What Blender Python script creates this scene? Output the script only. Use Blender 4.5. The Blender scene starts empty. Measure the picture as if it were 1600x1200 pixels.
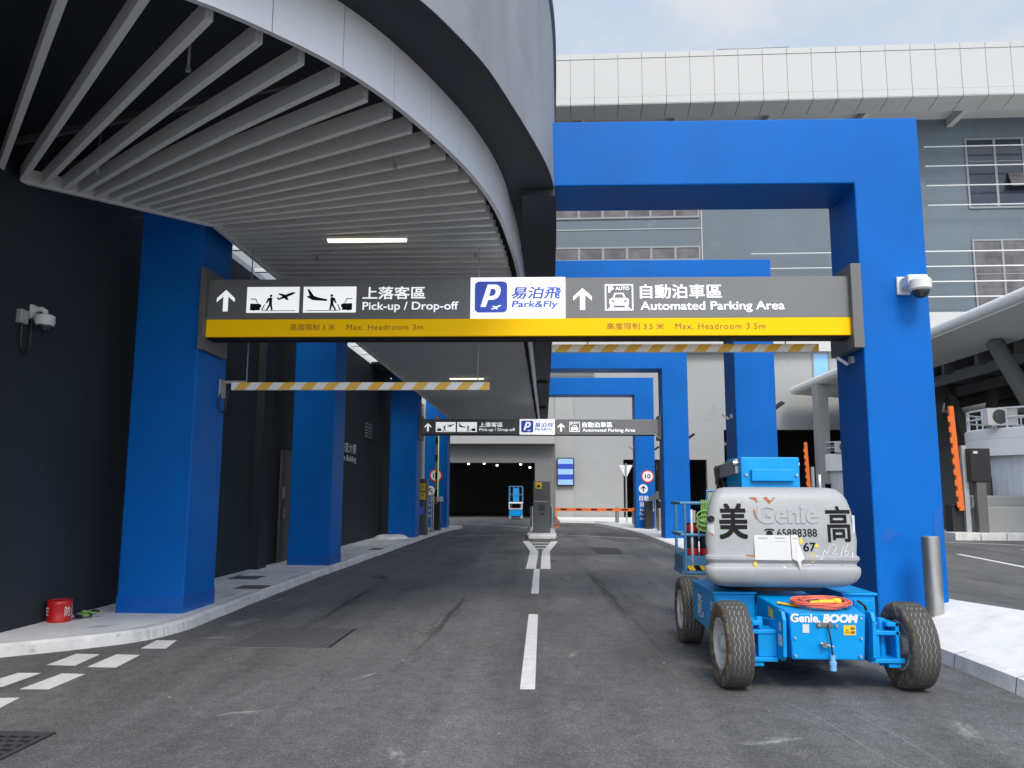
import bpy, bmesh, math, random
from mathutils import Vector, Matrix
random.seed(7)
sc = bpy.context.scene
COL = sc.collection
R = math.radians

# ------------------------------------------------------------------ camera
cam = bpy.data.cameras.new('camera'); camo = bpy.data.objects.new('camera', cam); COL.objects.link(camo)
CR = Matrix(((0.99927, 0.000648, 0.038191), (0.037921, -0.136673, -0.98989), (0.004579, 0.990616, -0.136598)))
camo.matrix_world = Matrix.Translation((0, 0, 1.6)) @ CR.to_4x4()
cam.sensor_width = 36; cam.lens = 36 * 1253 / 1600; cam.clip_start = 0.05; cam.clip_end = 2000
sc.camera = camo

# ------------------------------------------------------------------ world, sun, exposure
SUN_EL, SUN_AZ = 46, 170           # azimuth clockwise from +Y: behind the viewer and to the right
w = bpy.data.worlds.new('World'); sc.world = w; w.use_nodes = True
nt = w.node_tree; nt.nodes.clear()
def N(tree, typ, **k):
    n = tree.nodes.new(typ)
    for a, b in k.items(): setattr(n, a, b)
    return n
sky = N(nt, 'ShaderNodeTexSky', sky_type='NISHITA', sun_disc=False)
sky.sun_elevation = R(SUN_EL); sky.sun_rotation = R(SUN_AZ); sky.air_density = 1.0; sky.dust_density = 1.2
tc = N(nt, 'ShaderNodeTexCoord'); mp = N(nt, 'ShaderNodeMapping'); mp.inputs['Scale'].default_value = (1.0, 1.0, 1.9)
mp.inputs['Location'].default_value = (0.35, 0.1, 0.0)
nz = N(nt, 'ShaderNodeTexNoise'); nz.inputs['Scale'].default_value = 2.6; nz.inputs['Detail'].default_value = 7; nz.inputs['Roughness'].default_value = .52
rp = N(nt, 'ShaderNodeValToRGB'); rp.color_ramp.elements[0].position = .36; rp.color_ramp.elements[1].position = .66
rp.color_ramp.elements[0].color = (.10, .10, .10, 1)
mx = N(nt, 'ShaderNodeMix', data_type='RGBA'); mx.inputs[7].default_value = (3.75, 3.85, 4.0, 1)
bg = N(nt, 'ShaderNodeBackground'); bg.inputs['Strength'].default_value = .15
wo = N(nt, 'ShaderNodeOutputWorld')
L = nt.links.new
L(tc.outputs['Generated'], mp.inputs[0]); L(mp.outputs[0], nz.inputs['Vector']); L(nz.outputs['Fac'], rp.inputs[0])
# thin cloud glows towards the veiled sun
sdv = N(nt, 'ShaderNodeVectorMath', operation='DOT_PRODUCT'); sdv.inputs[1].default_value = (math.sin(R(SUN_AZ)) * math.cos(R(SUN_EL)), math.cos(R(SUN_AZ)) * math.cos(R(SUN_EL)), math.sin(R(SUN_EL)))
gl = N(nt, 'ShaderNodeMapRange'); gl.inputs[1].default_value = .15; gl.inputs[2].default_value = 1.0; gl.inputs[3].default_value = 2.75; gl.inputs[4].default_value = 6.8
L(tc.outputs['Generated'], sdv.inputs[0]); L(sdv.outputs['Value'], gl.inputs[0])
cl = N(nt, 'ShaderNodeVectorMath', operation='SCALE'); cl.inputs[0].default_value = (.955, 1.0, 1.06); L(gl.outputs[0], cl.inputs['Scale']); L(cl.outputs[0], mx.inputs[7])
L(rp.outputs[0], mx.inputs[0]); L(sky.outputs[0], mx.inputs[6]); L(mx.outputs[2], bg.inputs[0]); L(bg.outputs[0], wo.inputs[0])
sd = bpy.data.lights.new('sun', 'SUN'); sd.energy = 1.2; sd.angle = R(18); sd.color = (1, .94, .85)
so = bpy.data.objects.new('sun', sd); COL.objects.link(so)
az, el = R(SUN_AZ), R(SUN_EL)
sdir = Vector((math.sin(az) * math.cos(el), math.cos(az) * math.cos(el), math.sin(el)))
so.rotation_euler = sdir.to_track_quat('Z', 'Y').to_euler(); so.location = (20, -30, 40)
sc.view_settings.view_transform = 'Standard'; sc.view_settings.look = 'None'
sc.view_settings.exposure = .90; sc.view_settings.gamma = 1

# ------------------------------------------------------------------ materials
def mat(name, col, rough=.6, metal=0., var=.12, vs=2.5, bump=0., bs=80., spec=.5, streak=None, emit=0., stain=None, coat=0.):
    m = bpy.data.materials.new(name); m.use_nodes = True
    t = m.node_tree; b = t.nodes['Principled BSDF']; l = t.links.new
    b.inputs['Roughness'].default_value = rough; b.inputs['Metallic'].default_value = metal
    b.inputs['Specular IOR Level'].default_value = spec
    if coat: b.inputs['Coat Weight'].default_value = coat
    c4 = (*col, 1)
    co = N(t, 'ShaderNodeTexCoord')
    out = None
    if var > 0:
        n = N(t, 'ShaderNodeTexNoise'); n.inputs['Scale'].default_value = vs; n.inputs['Detail'].default_value = 8; n.inputs['Roughness'].default_value = .62
        if streak:
            q = N(t, 'ShaderNodeMapping'); q.inputs['Scale'].default_value = streak; l(co.outputs['Object'], q.inputs[0]); l(q.outputs[0], n.inputs['Vector'])
        else: l(co.outputs['Object'], n.inputs['Vector'])
        mr = N(t, 'ShaderNodeMapRange'); mr.inputs[1].default_value = .28; mr.inputs[2].default_value = .72
        mr.inputs[3].default_value = 1 - var; mr.inputs[4].default_value = 1 + var; l(n.outputs['Fac'], mr.inputs[0])
        mu = N(t, 'ShaderNodeVectorMath', operation='SCALE'); mu.inputs[0].default_value = col; l(mr.outputs[0], mu.inputs['Scale'])
        out = mu.outputs[0]
        rr = N(t, 'ShaderNodeMapRange'); rr.inputs[3].default_value = max(.05, rough - .1); rr.inputs[4].default_value = min(1, rough + .1)
        l(n.outputs['Fac'], rr.inputs[0]); l(rr.outputs[0], b.inputs['Roughness'])
    if stain:                                   # (colour, scale, threshold, softness)
        sn = N(t, 'ShaderNodeTexNoise'); sn.inputs['Scale'].default_value = stain[1]; sn.inputs['Detail'].default_value = 9; sn.inputs['Roughness'].default_value = .68
        l(co.outputs['Object'], sn.inputs['Vector'])
        sr = N(t, 'ShaderNodeMapRange'); sr.inputs[1].default_value = stain[2]; sr.inputs[2].default_value = stain[2] + stain[3]; l(sn.outputs['Fac'], sr.inputs[0])
        sm = N(t, 'ShaderNodeMix', data_type='RGBA'); sm.inputs[7].default_value = (*stain[0], 1); l(sr.outputs[0], sm.inputs[0])
        if out: l(out, sm.inputs[6])
        else: sm.inputs[6].default_value = c4
        out = sm.outputs[2]
    if out: l(out, b.inputs['Base Color'])
    else: b.inputs['Base Color'].default_value = c4
    if bump > 0:
        bn = N(t, 'ShaderNodeTexNoise'); bn.inputs['Scale'].default_value = bs; bn.inputs['Detail'].default_value = 5
        l(co.outputs['Object'], bn.inputs['Vector'])
        bp = N(t, 'ShaderNodeBump'); bp.inputs['Strength'].default_value = bump; bp.inputs['Distance'].default_value = .01
        l(bn.outputs['Fac'], bp.inputs['Height']); l(bp.outputs[0], b.inputs['Normal'])
    if emit > 0:
        b.inputs['Emission Color'].default_value = c4; b.inputs['Emission Strength'].default_value = emit
    return m

def asphalt_mat(name, base):
    m = bpy.data.materials.new(name); m.use_nodes = True; t = m.node_tree; b = t.nodes['Principled BSDF']; l = t.links.new
    co = N(t, 'ShaderNodeTexCoord')
    def noise(scale, det, mapping=None, rough=.6, dist=0):
        n = N(t, 'ShaderNodeTexNoise'); n.inputs['Scale'].default_value = scale; n.inputs['Detail'].default_value = det; n.inputs['Roughness'].default_value = rough
        n.inputs['Distortion'].default_value = dist
        if mapping:
            q = N(t, 'ShaderNodeMapping'); q.inputs['Scale'].default_value = mapping; q.inputs['Rotation'].default_value = (0, 0, R(14))
            l(co.outputs['Object'], q.inputs[0]); l(q.outputs[0], n.inputs['Vector'])
        else: l(co.outputs['Object'], n.inputs['Vector'])
        return n.outputs['Fac']
    def rng(x, a, b_, c, d):
        r = N(t, 'ShaderNodeMapRange'); r.inputs[1].default_value = a; r.inputs[2].default_value = b_; r.inputs[3].default_value = c; r.inputs[4].default_value = d
        l(x, r.inputs[0]); return r.outputs[0]
    def mul(a, b_):
        n = N(t, 'ShaderNodeMath', operation='MULTIPLY'); l(a, n.inputs[0]); l(b_, n.inputs[1]); return n.outputs[0]
    sw = rng(noise(.9, 6, (1.3, .10, 1), .6, .5), .33, .68, .76, 1.30)
    md = rng(noise(1.1, 5, (1.2, .6, 1), .55), .3, .7, .82, 1.18)
    vo = N(t, 'ShaderNodeTexVoronoi'); vo.inputs['Scale'].default_value = 135; l(co.outputs['Object'], vo.inputs['Vector'])
    sx = N(t, 'ShaderNodeSeparateColor'); l(vo.outputs['Color'], sx.inputs[0])
    pw = N(t, 'ShaderNodeMath', operation='POWER'); l(sx.outputs[0], pw.inputs[0]); pw.inputs[1].default_value = 2.2
    sp = rng(pw.outputs[0], 0, 1, .72, 1.75)
    sp2 = rng(noise(7, 8, None, .75), .3, .70, .74, 1.26)
    f = mul(mul(mul(sw, md), sp), sp2)
    c = N(t, 'ShaderNodeVectorMath', operation='SCALE'); c.inputs[0].default_value = base; l(f, c.inputs['Scale'])
    # pale dust: patches scuffed along the lane and small chips
    d1 = rng(noise(1.6, 10, (1.3, .45, 1), .74, .8), .55, .80, 0, .45)
    mixd = N(t, 'ShaderNodeMix', data_type='RGBA'); mixd.inputs[7].default_value = (.24, .235, .225, 1); l(d1, mixd.inputs[0]); l(c.outputs[0], mixd.inputs[6])
    v = N(t, 'ShaderNodeTexVoronoi'); v.inputs['Scale'].default_value = 1.15; l(co.outputs['Object'], v.inputs['Vector'])
    ch = rng(v.outputs['Distance'], .014, .022, 1, 0)
    v2 = N(t, 'ShaderNodeTexVoronoi'); v2.inputs['Scale'].default_value = 3.7; l(co.outputs['Object'], v2.inputs['Vector'])
    ch2 = rng(v2.outputs['Distance'], .022, .035, .55, 0)
    mxx = N(t, 'ShaderNodeMath', operation='MAXIMUM'); l(ch, mxx.inputs[0]); l(ch2, mxx.inputs[1])
    mix2 = N(t, 'ShaderNodeMix', data_type='RGBA'); mix2.inputs[7].default_value = (.5, .5, .48, 1); l(mxx.outputs[0], mix2.inputs[0]); l(mixd.outputs[2], mix2.inputs[6])
    l(mix2.outputs[2], b.inputs['Base Color'])
    b.inputs['Roughness'].default_value = .82; b.inputs['Specular IOR Level'].default_value = .35
    bp = N(t, 'ShaderNodeBump'); bp.inputs['Strength'].default_value = .5; bp.inputs['Distance'].default_value = .006
    l(noise(170, 3, None, .7), bp.inputs['Height']); l(bp.outputs[0], b.inputs['Normal'])
    return m

MT = {}
MT['asphalt'] = asphalt_mat('asphalt', (.116, .115, .114))
MT['paint_white'] = mat('road_paint', (.72, .72, .70), .7, var=.1, vs=6, bump=.3, bs=200, stain=((.25, .25, .24), 9, .60, .12))
MT['pave'] = mat('pavement_concrete', (.74, .74, .73), .9, var=.14, vs=1.6, bump=.5, bs=70, stain=((.58, .58, .565), 2.2, .56, .2))
MT['pave_light'] = mat('fresh_concrete', (.78, .775, .75), .9, var=.08, vs=1.9, bump=.4, bs=60, stain=((.62, .61, .58), 2.2, .56, .24))
MT['kerb'] = mat('kerb_concrete', (.64, .635, .62), .9, var=.22, vs=3.5, bump=.6, bs=40, stain=((.2, .2, .19), 7, .6, .12))
def kerb_joints(m):
    t = m.node_tree; b = t.nodes['Principled BSDF']; src = b.inputs['Base Color'].links[0].from_socket
    co = N(t, 'ShaderNodeTexCoord'); se = N(t, 'ShaderNodeSeparateXYZ'); t.links.new(co.outputs['Object'], se.inputs[0])
    f = N(t, 'ShaderNodeMath', operation='FRACT'); t.links.new(se.outputs[1], f.inputs[0]); le = N(t, 'ShaderNodeMath', operation='LESS_THAN'); le.inputs[1].default_value = .014; t.links.new(f.outputs[0], le.inputs[0])
    mi = N(t, 'ShaderNodeMix', data_type='RGBA'); mi.inputs[7].default_value = (.12, .12, .115, 1); t.links.new(le.outputs[0], mi.inputs[0]); t.links.new(src, mi.inputs[6]); t.links.new(mi.outputs[2], b.inputs['Base Color'])
    return m
MT['kerb_stone'] = kerb_joints(mat('kerb_stone', (.70, .69, .67), .9, var=.2, vs=3.5, bump=.6, bs=40, stain=((.38, .37, .35), 6, .6, .12)))
MT['blue'] = mat('blue_paint', (.0, .122, .47), .48, var=.13, vs=.8, bump=.12, bs=14, stain=((.0, .112, .455), 1.3, .58, .16), spec=.16)
MT['blue2'] = mat('blue_gloss_paint', (.0, .105, .44), .3, var=.1, vs=3, bump=.1, bs=14, spec=.4, stain=((.05, .16, .42), 5, .62, .1))
MT['charcoal'] = mat('charcoal_render', (.024, .030, .038), .75, var=.2, vs=.7, bump=.3, bs=30, spec=.3, stain=((.05, .055, .06), 2.6, .64, .12))
MT['slat'] = mat('slat_metal', (.82, .82, .80), .5, var=.05, vs=3, bump=.05)
MT['fascia'] = mat('fascia_panel', (.72, .73, .755), .38, var=.03, vs=1)
MT['black'] = mat('dark_void', (.006, .007, .009), .8, var=.2)
MT['soffit'] = mat('dark_soffit', (.024, .029, .040), .7, var=.12, vs=.8)
MT['concrete'] = mat('grey_concrete', (.28, .295, .315), .85, var=.16, vs=1.5, bump=.35, bs=45, streak=(1.0, 1.0, .3), stain=((.20, .208, .22), 1.3, .56, .25))
MT['wall_lt'] = mat('light_render', (.325, .33, .325), .85, var=.05, vs=.5, bump=.1, bs=20, stain=((.265, .27, .265), .5, .58, .2))
MT['wall_lt2'] = mat('grey_render', (.34, .34, .33), .85, var=.06, vs=.5)
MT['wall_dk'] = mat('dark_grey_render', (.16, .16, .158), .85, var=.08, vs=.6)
MT['slate'] = mat('blue_grey_cladding', (.100, .128, .152), .6, var=.12, vs=.35, streak=(1, 1, .5), stain=((.138, .170, .192), .55, .56, .2))
MT['white'] = mat('white_cladding', (.43, .432, .425), .5, var=.025, vs=.4)
MT['joint'] = mat('joint_grey', (.40, .40, .39), .8, var=0)
MT['white_tr'] = mat('white_steel', (.75, .75, .74), .45, var=.02)
MT['glass'] = mat('window_glass', (.022, .028, .042), .1, var=.4, vs=.35, spec=.45)
MT['glass_brown'] = mat('window_glass_warm', (.105, .095, .10), .18, var=.5, vs=.9, spec=.4)
MT['glass_blue'] = mat('window_glass_blue', (.18, .42, .75), .12, var=.2, vs=.6, spec=.7)
MT['winframe'] = mat('window_frame', (.21, .225, .235), .5, var=0)
MT['sign_grey'] = mat('sign_grey', (.165, .168, .172), .42, var=.04, vs=1)
MT['sign_frame'] = mat('bracket_grey', (.13, .13, .132), .5, var=.08, vs=2)
MT['sign_yellow'] = mat('sign_yellow', (.86, .50, .0), .55, var=.03, vs=1, emit=.10, spec=.15)
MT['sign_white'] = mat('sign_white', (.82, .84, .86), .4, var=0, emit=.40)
MT['sign_black'] = mat('sign_black', (.007, .007, .008), .6, var=0, spec=.2)
MT['sign_brown'] = mat('sign_brown_text', (.25, .12, .01), .5, var=0)
MT['logo_blue'] = mat('logo_blue', (.035, .085, .52), .4, var=0, emit=.12)
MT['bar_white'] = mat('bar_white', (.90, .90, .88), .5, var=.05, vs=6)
MT['bar_yellow'] = mat('bar_yellow', (.85, .50, .07), .5, var=.05, vs=6)
MT['lift_blue'] = mat('lift_blue', (.0, .29, .70), .42, var=.1, vs=6, bump=.05, stain=((.10, .26, .42), 7, .63, .12), spec=.3)
MT['lift_blue2'] = mat('platform_blue', (.06, .20, .36), .45, var=.1, vs=8)
MT['hood'] = mat('hood_grey', (.345, .352, .358), .45, var=.10, vs=3, bump=.06, bs=9, stain=((.43, .425, .41), 4, .58, .2))
MT['hood_emb'] = mat('hood_emboss', (.37, .375, .38), .4, var=.04)
MT['rubber'] = mat('tyre_rubber', (.062, .062, .061), .85, var=.14, vs=9, bump=.2, bs=120, stain=((.12, .108, .095), 8, .62, .2))
MT['rubber_mud'] = mat('muddy_rubber', (.085, .068, .052), .95, var=.45, vs=26, bump=.3, bs=90, stain=((.28, .215, .155), 16, .48, .16))
MT['groove'] = mat('tread_groove', (.30, .27, .235), .95, var=.4, vs=20)
MT['rim'] = mat('rim_grey', (.50, .50, .49), .55, var=.14, vs=9, stain=((.2, .17, .14), 9, .6, .15))
MT['steel'] = mat('brushed_steel', (.46, .45, .43), .36, metal=.9, var=.08, vs=5, streak=(6, 6, .8))
MT['galv'] = mat('galvanised', (.42, .43, .44), .5, metal=.4, var=.12, vs=8)
MT['black_pl'] = mat('black_plastic', (.016, .016, .018), .45, var=.1)
MT['darkbox'] = mat('machine_grey', (.085, .092, .10), .45, var=.04)
MT['red'] = mat('red_enamel', (.52, .012, .016), .35, var=.12, vs=10)
MT['orange'] = mat('orange_paint', (.80, .16, .02), .5, var=.1, vs=8)
MT['orange_cord'] = mat('orange_cord', (.72, .15, .09), .5, var=.12, vs=30)
MT['yellow'] = mat('yellow_plastic', (.78, .52, .02), .5, var=.05)
MT['paper'] = mat('paper', (.62, .62, .605), .8, var=.04, vs=8)
MT['print'] = mat('faint_print', (.40, .40, .395), .8, var=.2, vs=60)
MT['rust'] = mat('old_orange_paint', (.36, .11, .025), .7, var=.3, vs=20)
MT['hood_yel'] = mat('yellow_smudge', (.62, .50, .09), .6, var=.3, vs=14)
MT['chalk'] = mat('chalk', (.75, .75, .74), .9, var=0)
MT['green'] = mat('green_rope', (.20, .38, .10), .7, var=.25, vs=20)
MT['cam_white'] = mat('camera_white', (.70, .70, .69), .4, var=.02)
MT['dome'] = mat('dome_glass', (.03, .03, .035), .08, var=0, spec=.8)
MT['cover'] = mat('cast_cover', (.115, .115, .113), .8, var=.2, vs=6, bump=.4, bs=50)
MT['iron'] = mat('cast_iron', (.05, .05, .051), .7, var=.2, vs=9, bump=.3)
MT['sign_red'] = mat('sign_red', (.60, .02, .03), .45, var=0)
MT['sign_matte'] = mat('sign_plain_white', (.80, .80, .80), .5, var=0)
MT['screen_dk'] = mat('screen_dark_blue', (.02, .05, .32), .2, var=.05, emit=.3)
MT['screen_lt'] = mat('screen_light_blue', (.22, .38, .80), .2, var=.05, emit=.25)
MT['lamp'] = mat('lamp_glow', (1, .93, .72), .4, var=0, emit=3.0)
MT['lamp_warm'] = mat('lamp_strip', (1, .90, .66), .4, var=0, emit=1.0)
MT['drum'] = mat('drum_metal', (.60, .62, .64), .45, var=.16, vs=2.5, streak=(5, 5, .3))
MT['under_panel'] = mat('underside_panel', (.84, .84, .80), .7, var=.04, vs=.5)
MT['edge_white'] = mat('white_edge_paint', (.86, .86, .84), .45, var=.03, vs=.6)
MT['truss'] = mat('truss_dark', (.12, .123, .125), .7, var=.2, vs=.6)
MT['navy'] = mat('navy_can', (.012, .018, .05), .4, var=.1)
MT['cord_lime'] = mat('lime_strip', (.4, .7, .25), .5, var=0, emit=.3)
m = mat('skylight_sheet', (.8, .82, .84), .6, var=.05, vs=3); MT['skylight'] = m
_t = m.node_tree; _b = _t.nodes['Principled BSDF']; _tr = N(_t, 'ShaderNodeBsdfTranslucent'); _tr.inputs[0].default_value = (.93, .94, .95, 1)
_mx = N(_t, 'ShaderNodeMixShader'); _mx.inputs[0].default_value = .8
_tp = N(_t, 'ShaderNodeBsdfTransparent'); _m2 = N(_t, 'ShaderNodeMixShader'); _m2.inputs[0].default_value = .85
_t.links.new(_b.outputs[0], _mx.inputs[1]); _t.links.new(_tr.outputs[0], _mx.inputs[2]); _t.links.new(_mx.outputs[0], _m2.inputs[1]); _t.links.new(_tp.outputs[0], _m2.inputs[2]); _t.links.new(_m2.outputs[0], _t.nodes['Material Output'].inputs[0])

# ------------------------------------------------------------------ mesh helpers
ORG = {}
def org(o): return ORG.get(o.name, Vector((0, 0, 0)))

class MB:
    def __init__(s): s.bm = bmesh.new(); s.mi = 0
    def poly(s, pts, flip=False):
        vs = [s.bm.verts.new(p) for p in pts]
        if flip: vs.reverse()
        f = s.bm.faces.new(vs); f.material_index = s.mi; return f
    def hexa(s, p):
        v = [s.bm.verts.new(q) for q in p]
        for i in ((0, 3, 2, 1), (4, 5, 6, 7), (0, 1, 5, 4), (1, 2, 6, 5), (2, 3, 7, 6), (3, 0, 4, 7)):
            f = s.bm.faces.new([v[k] for k in i]); f.material_index = s.mi
        return s
    def box(s, x0, x1, y0, y1, z0, z1, M=None):
        p = [Vector(q) for q in ((x0, y0, z0), (x1, y0, z0), (x1, y1, z0), (x0, y1, z0), (x0, y0, z1), (x1, y0, z1), (x1, y1, z1), (x0, y1, z1))]
        if M is not None: p = [M @ q for q in p]
        return s.hexa(p)
    def beam(s, a, b, wd, ht, up=(0, 0, 1)):
        a = Vector(a); b = Vector(b); d = (b - a).normalized(); sd_ = d.cross(Vector(up))
        if sd_.length < 1e-4: sd_ = Vector((1, 0, 0))
        sd_.normalize(); u = sd_.cross(d).normalized(); x = sd_ * wd / 2; z = u * ht / 2
        return s.hexa([a - x - z, b - x - z, b + x - z, a + x - z, a - x + z, b - x + z, b + x + z, a + x + z])
    def ring(s, c, ax, r, seg, ref=None):
        ax = Vector(ax).normalized()
        if ref is None: ref = Vector((0, 0, 1)) if abs(ax.z) < .9 else Vector((1, 0, 0))
        x = ref.cross(ax).normalized(); y = ax.cross(x)
        return [s.bm.verts.new(Vector(c) + r * (x * math.cos(2 * math.pi * k / seg) + y * math.sin(2 * math.pi * k / seg))) for k in range(seg)]
    def bridge(s, A, B):
        n = len(A)
        for k in range(n):
            f = s.bm.faces.new((A[k], A[(k + 1) % n], B[(k + 1) % n], B[k])); f.material_index = s.mi; f.smooth = True
    def cap(s, A, flip=False):
        f = s.bm.faces.new(list(reversed(A)) if flip else A); f.material_index = s.mi
    def cyl(s, a, b, r0, r1=None, seg=20):
        a = Vector(a); b = Vector(b); r1 = r0 if r1 is None else r1
        A = s.ring(a, b - a, r0, seg); B = s.ring(b, b - a, r1, seg); s.bridge(A, B); s.cap(A, True); s.cap(B); return s
    def tube(s, pts, r, seg=8, closed=False):
        pts = [Vector(p) for p in pts]; n = len(pts); rings = []; ref = None
        for i in range(n):
            if closed: d = pts[(i + 1) % n] - pts[i - 1]
            else: d = pts[min(i + 1, n - 1)] - pts[max(i - 1, 0)]
            d.normalize()
            if ref is None: ref = Vector((0, 0, 1)) if abs(d.z) < .9 else Vector((1, 0, 0))
            x = ref.cross(d).normalized(); ref = d.cross(x)
            rings.append([s.bm.verts.new(pts[i] + r * (x * math.cos(2 * math.pi * k / seg) + ref * math.sin(2 * math.pi * k / seg))) for k in range(seg)])
        for i in range(n - 1): s.bridge(rings[i], rings[i + 1])
        if closed: s.bridge(rings[-1], rings[0])
        else: s.cap(rings[0], True); s.cap(rings[-1])
        return s
    def lathe(s, prof, c=(0, 0, 0), ax=(0, 0, 1), seg=32, caps=True):
        ax = Vector(ax).normalized(); c = Vector(c); rs = [s.ring(c + ax * h, ax, max(r, 1e-4), seg) for r, h in prof]
        for a, b in zip(rs, rs[1:]): s.bridge(a, b)
        if caps: s.cap(rs[0], True); s.cap(rs[-1])
        return s
    def prism(s, pts, plane, d0, d1):
        f = {'xz': lambda a, b, d: (a, d, b), 'xy': lambda a, b, d: (a, b, d), 'yz': lambda a, b, d: (d, a, b)}[plane]
        A = [s.bm.verts.new(f(a, b, d0)) for a, b in pts]; B = [s.bm.verts.new(f(a, b, d1)) for a, b in pts]; n = len(pts)
        for k in range(n):
            q = s.bm.faces.new((A[k], A[(k + 1) % n], B[(k + 1) % n], B[k])); q.material_index = s.mi
        s.cap(A, True); s.cap(B); return s
    def sphere(s, c, r, seg=20, rings=10, z0=-1., z1=1., sx=1, sy=1, sz=1):
        c = Vector(c); R_ = []
        for i in range(rings + 1):
            z = z0 + (z1 - z0) * i / rings; q = math.sqrt(max(0, 1 - z * z)) + 1e-4
            R_.append([s.bm.verts.new(c + Vector((r * q * math.cos(2 * math.pi * k / seg) * sx, r * q * math.sin(2 * math.pi * k / seg) * sy, r * z * sz))) for k in range(seg)])
        for a, b in zip(R_, R_[1:]): s.bridge(a, b)
        s.cap(R_[0], True); s.cap(R_[-1]); return s
    def build(s, name, mats, parent=None, bevel=0., seg=2, smooth=False, origin=None, fixn=True):
        if fixn: bmesh.ops.recalc_face_normals(s.bm, faces=s.bm.faces)
        if bevel > 0:
            es = [e for e in s.bm.edges if len(e.link_faces) == 2 and e.calc_face_angle(0) > R(35)]
            bmesh.ops.bevel(s.bm, geom=es, offset=bevel, segments=seg, affect='EDGES', profile=.5, clamp_overlap=True)
        if smooth:
            for f in s.bm.faces: f.smooth = True
        for e in s.bm.edges:
            if len(e.link_faces) == 2 and e.calc_face_angle(0) > R(34): e.smooth = False
        if origin is None: origin = org(parent) if parent is not None else None
        if origin is None:
            vs = [v.co for v in s.bm.verts]
            origin = Vector(((min(v.x for v in vs) + max(v.x for v in vs)) / 2, (min(v.y for v in vs) + max(v.y for v in vs)) / 2, min(v.z for v in vs)))
        origin = Vector(origin)
        for v in s.bm.verts: v.co -= origin
        me = bpy.data.meshes.new(name); s.bm.to_mesh(me); s.bm.free()
        if not isinstance(mats, (list, tuple)): mats = [mats]
        for q in mats: me.materials.append(MT[q] if isinstance(q, str) else q)
        o = bpy.data.objects.new(name, me); COL.objects.link(o); ORG[o.name] = origin
        if parent is not None: o.parent = parent; o.location = origin - org(parent)
        else: o.location = origin
        return o

def tag(o, label=None, cat=None, group=None, kind=None):
    if label: o['label'] = label
    if cat: o['category'] = cat
    if group: o['group'] = group
    if kind: o['kind'] = kind
    return o
def thing(name, loc, label, cat, group=None):
    o = bpy.data.objects.new(name, None); COL.objects.link(o); o.location = loc; o.empty_display_size = .2
    ORG[o.name] = Vector(loc); return tag(o, label, cat, group)
def copy_tree(o, loc=None, rz=None, label=None, parent=None):
    kids = list(o.children); c = o.copy(); COL.objects.link(c); c.parent = parent
    if loc is not None: c.location = loc; ORG[c.name] = Vector(loc)
    if rz is not None: c.rotation_euler.z = rz
    if label: c['label'] = label
    for k in kids: copy_tree(k, parent=c)
    return c

_tx = {}
def text_geo(body, bold=0., shear=0., sp=1.):
    key = (body, bold, shear, sp)
    if key in _tx: return _tx[key]
    c = bpy.data.curves.new('t', 'FONT'); c.body = body; c.size = 1; c.resolution_u = 4; c.offset = bold; c.shear = shear; c.space_character = sp
    o = bpy.data.objects.new('t', c); COL.objects.link(o); dg = bpy.context.evaluated_depsgraph_get(); dg.update()
    me = bpy.data.meshes.new_from_object(o.evaluated_get(dg))
    vs = [(v.co.x, v.co.y) for v in me.vertices]; fs = [tuple(p.vertices) for p in me.polygons]
    bpy.data.objects.remove(o); bpy.data.meshes.remove(me)
    x0 = min(v[0] for v in vs); x1 = max(v[0] for v in vs); y0 = min(v[1] for v in vs); y1 = max(v[1] for v in vs)
    vs = [((x - x0) / (x1 - x0), (y - y0) / (y1 - y0)) for x, y in vs]
    _tx[key] = (vs, fs); return _tx[key]
def text(mb, body, u0, u1, v0, v1, fn, **k):
    """letters fitted to the box u0..u1 (left to right), v0..v1 (bottom to top); fn(u, v) gives the 3-D point"""
    if k.get('bold', 0) > .012 and any(ord(c) > 0x2000 for c in body):
        bo = k.pop('bold'); du = abs(u1 - u0) / max(1, len(body)) * bo * 1.1; dv = abs(v1 - v0) * bo * .8
        for i, (a, c) in enumerate(((-1, -1), (1, -1), (-1, 1), (1, 1), (0, 0))):
            text(mb, body, u0 + a * du, u1 + a * du, v0 + c * dv, v1 + c * dv, (lambda u, v, i=i: Vector(fn(u, v)) + Vector((0, -.00025 * i, 0))), **k)
        return
    vs, fs = text_geo(body, **k); V = [mb.bm.verts.new(fn(u0 + (u1 - u0) * x, v0 + (v1 - v0) * y)) for x, y in vs]
    for f in fs:
        try: q = mb.bm.faces.new([V[i] for i in f]); q.material_index = mb.mi
        except ValueError: pass
def flat(mb, pts, fn): mb.poly([fn(a, b) for a, b in pts])
def arc(cx, cy, r, a0, a1, n=12): return [(cx + r * math.cos(R(a0 + (a1 - a0) * i / n)), cy + r * math.sin(R(a0 + (a1 - a0) * i / n))) for i in range(n + 1)]
def disc(mb, cx, cy, r, fn, n=32): flat(mb, arc(cx, cy, r, 0, 360 - 360 / n, n - 1), fn)
def rrect(x0, x1, y0, y1, r, n=6):
    return arc(x1 - r, y1 - r, r, 0, 90, n) + arc(x0 + r, y1 - r, r, 90, 180, n) + arc(x0 + r, y0 + r, r, 180, 270, n) + arc(x1 - r, y0 + r, r, 270, 360, n)
def catmull(P, n=6):
    P = [Vector((*p, 0)) for p in P]; out = []
    for i in range(len(P) - 1):
        a = P[max(i - 1, 0)]; b = P[i]; c = P[i + 1]; d = P[min(i + 2, len(P) - 1)]
        for k in range(n):
            t = k / n
            out.append(.5 * ((2 * b) + (c - a) * t + (2 * a - 5 * b + 4 * c - d) * t * t + (3 * b - a - 3 * c + d) * t ** 3))
    out.append(P[-1]); return [(v.x, v.y) for v in out]
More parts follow.
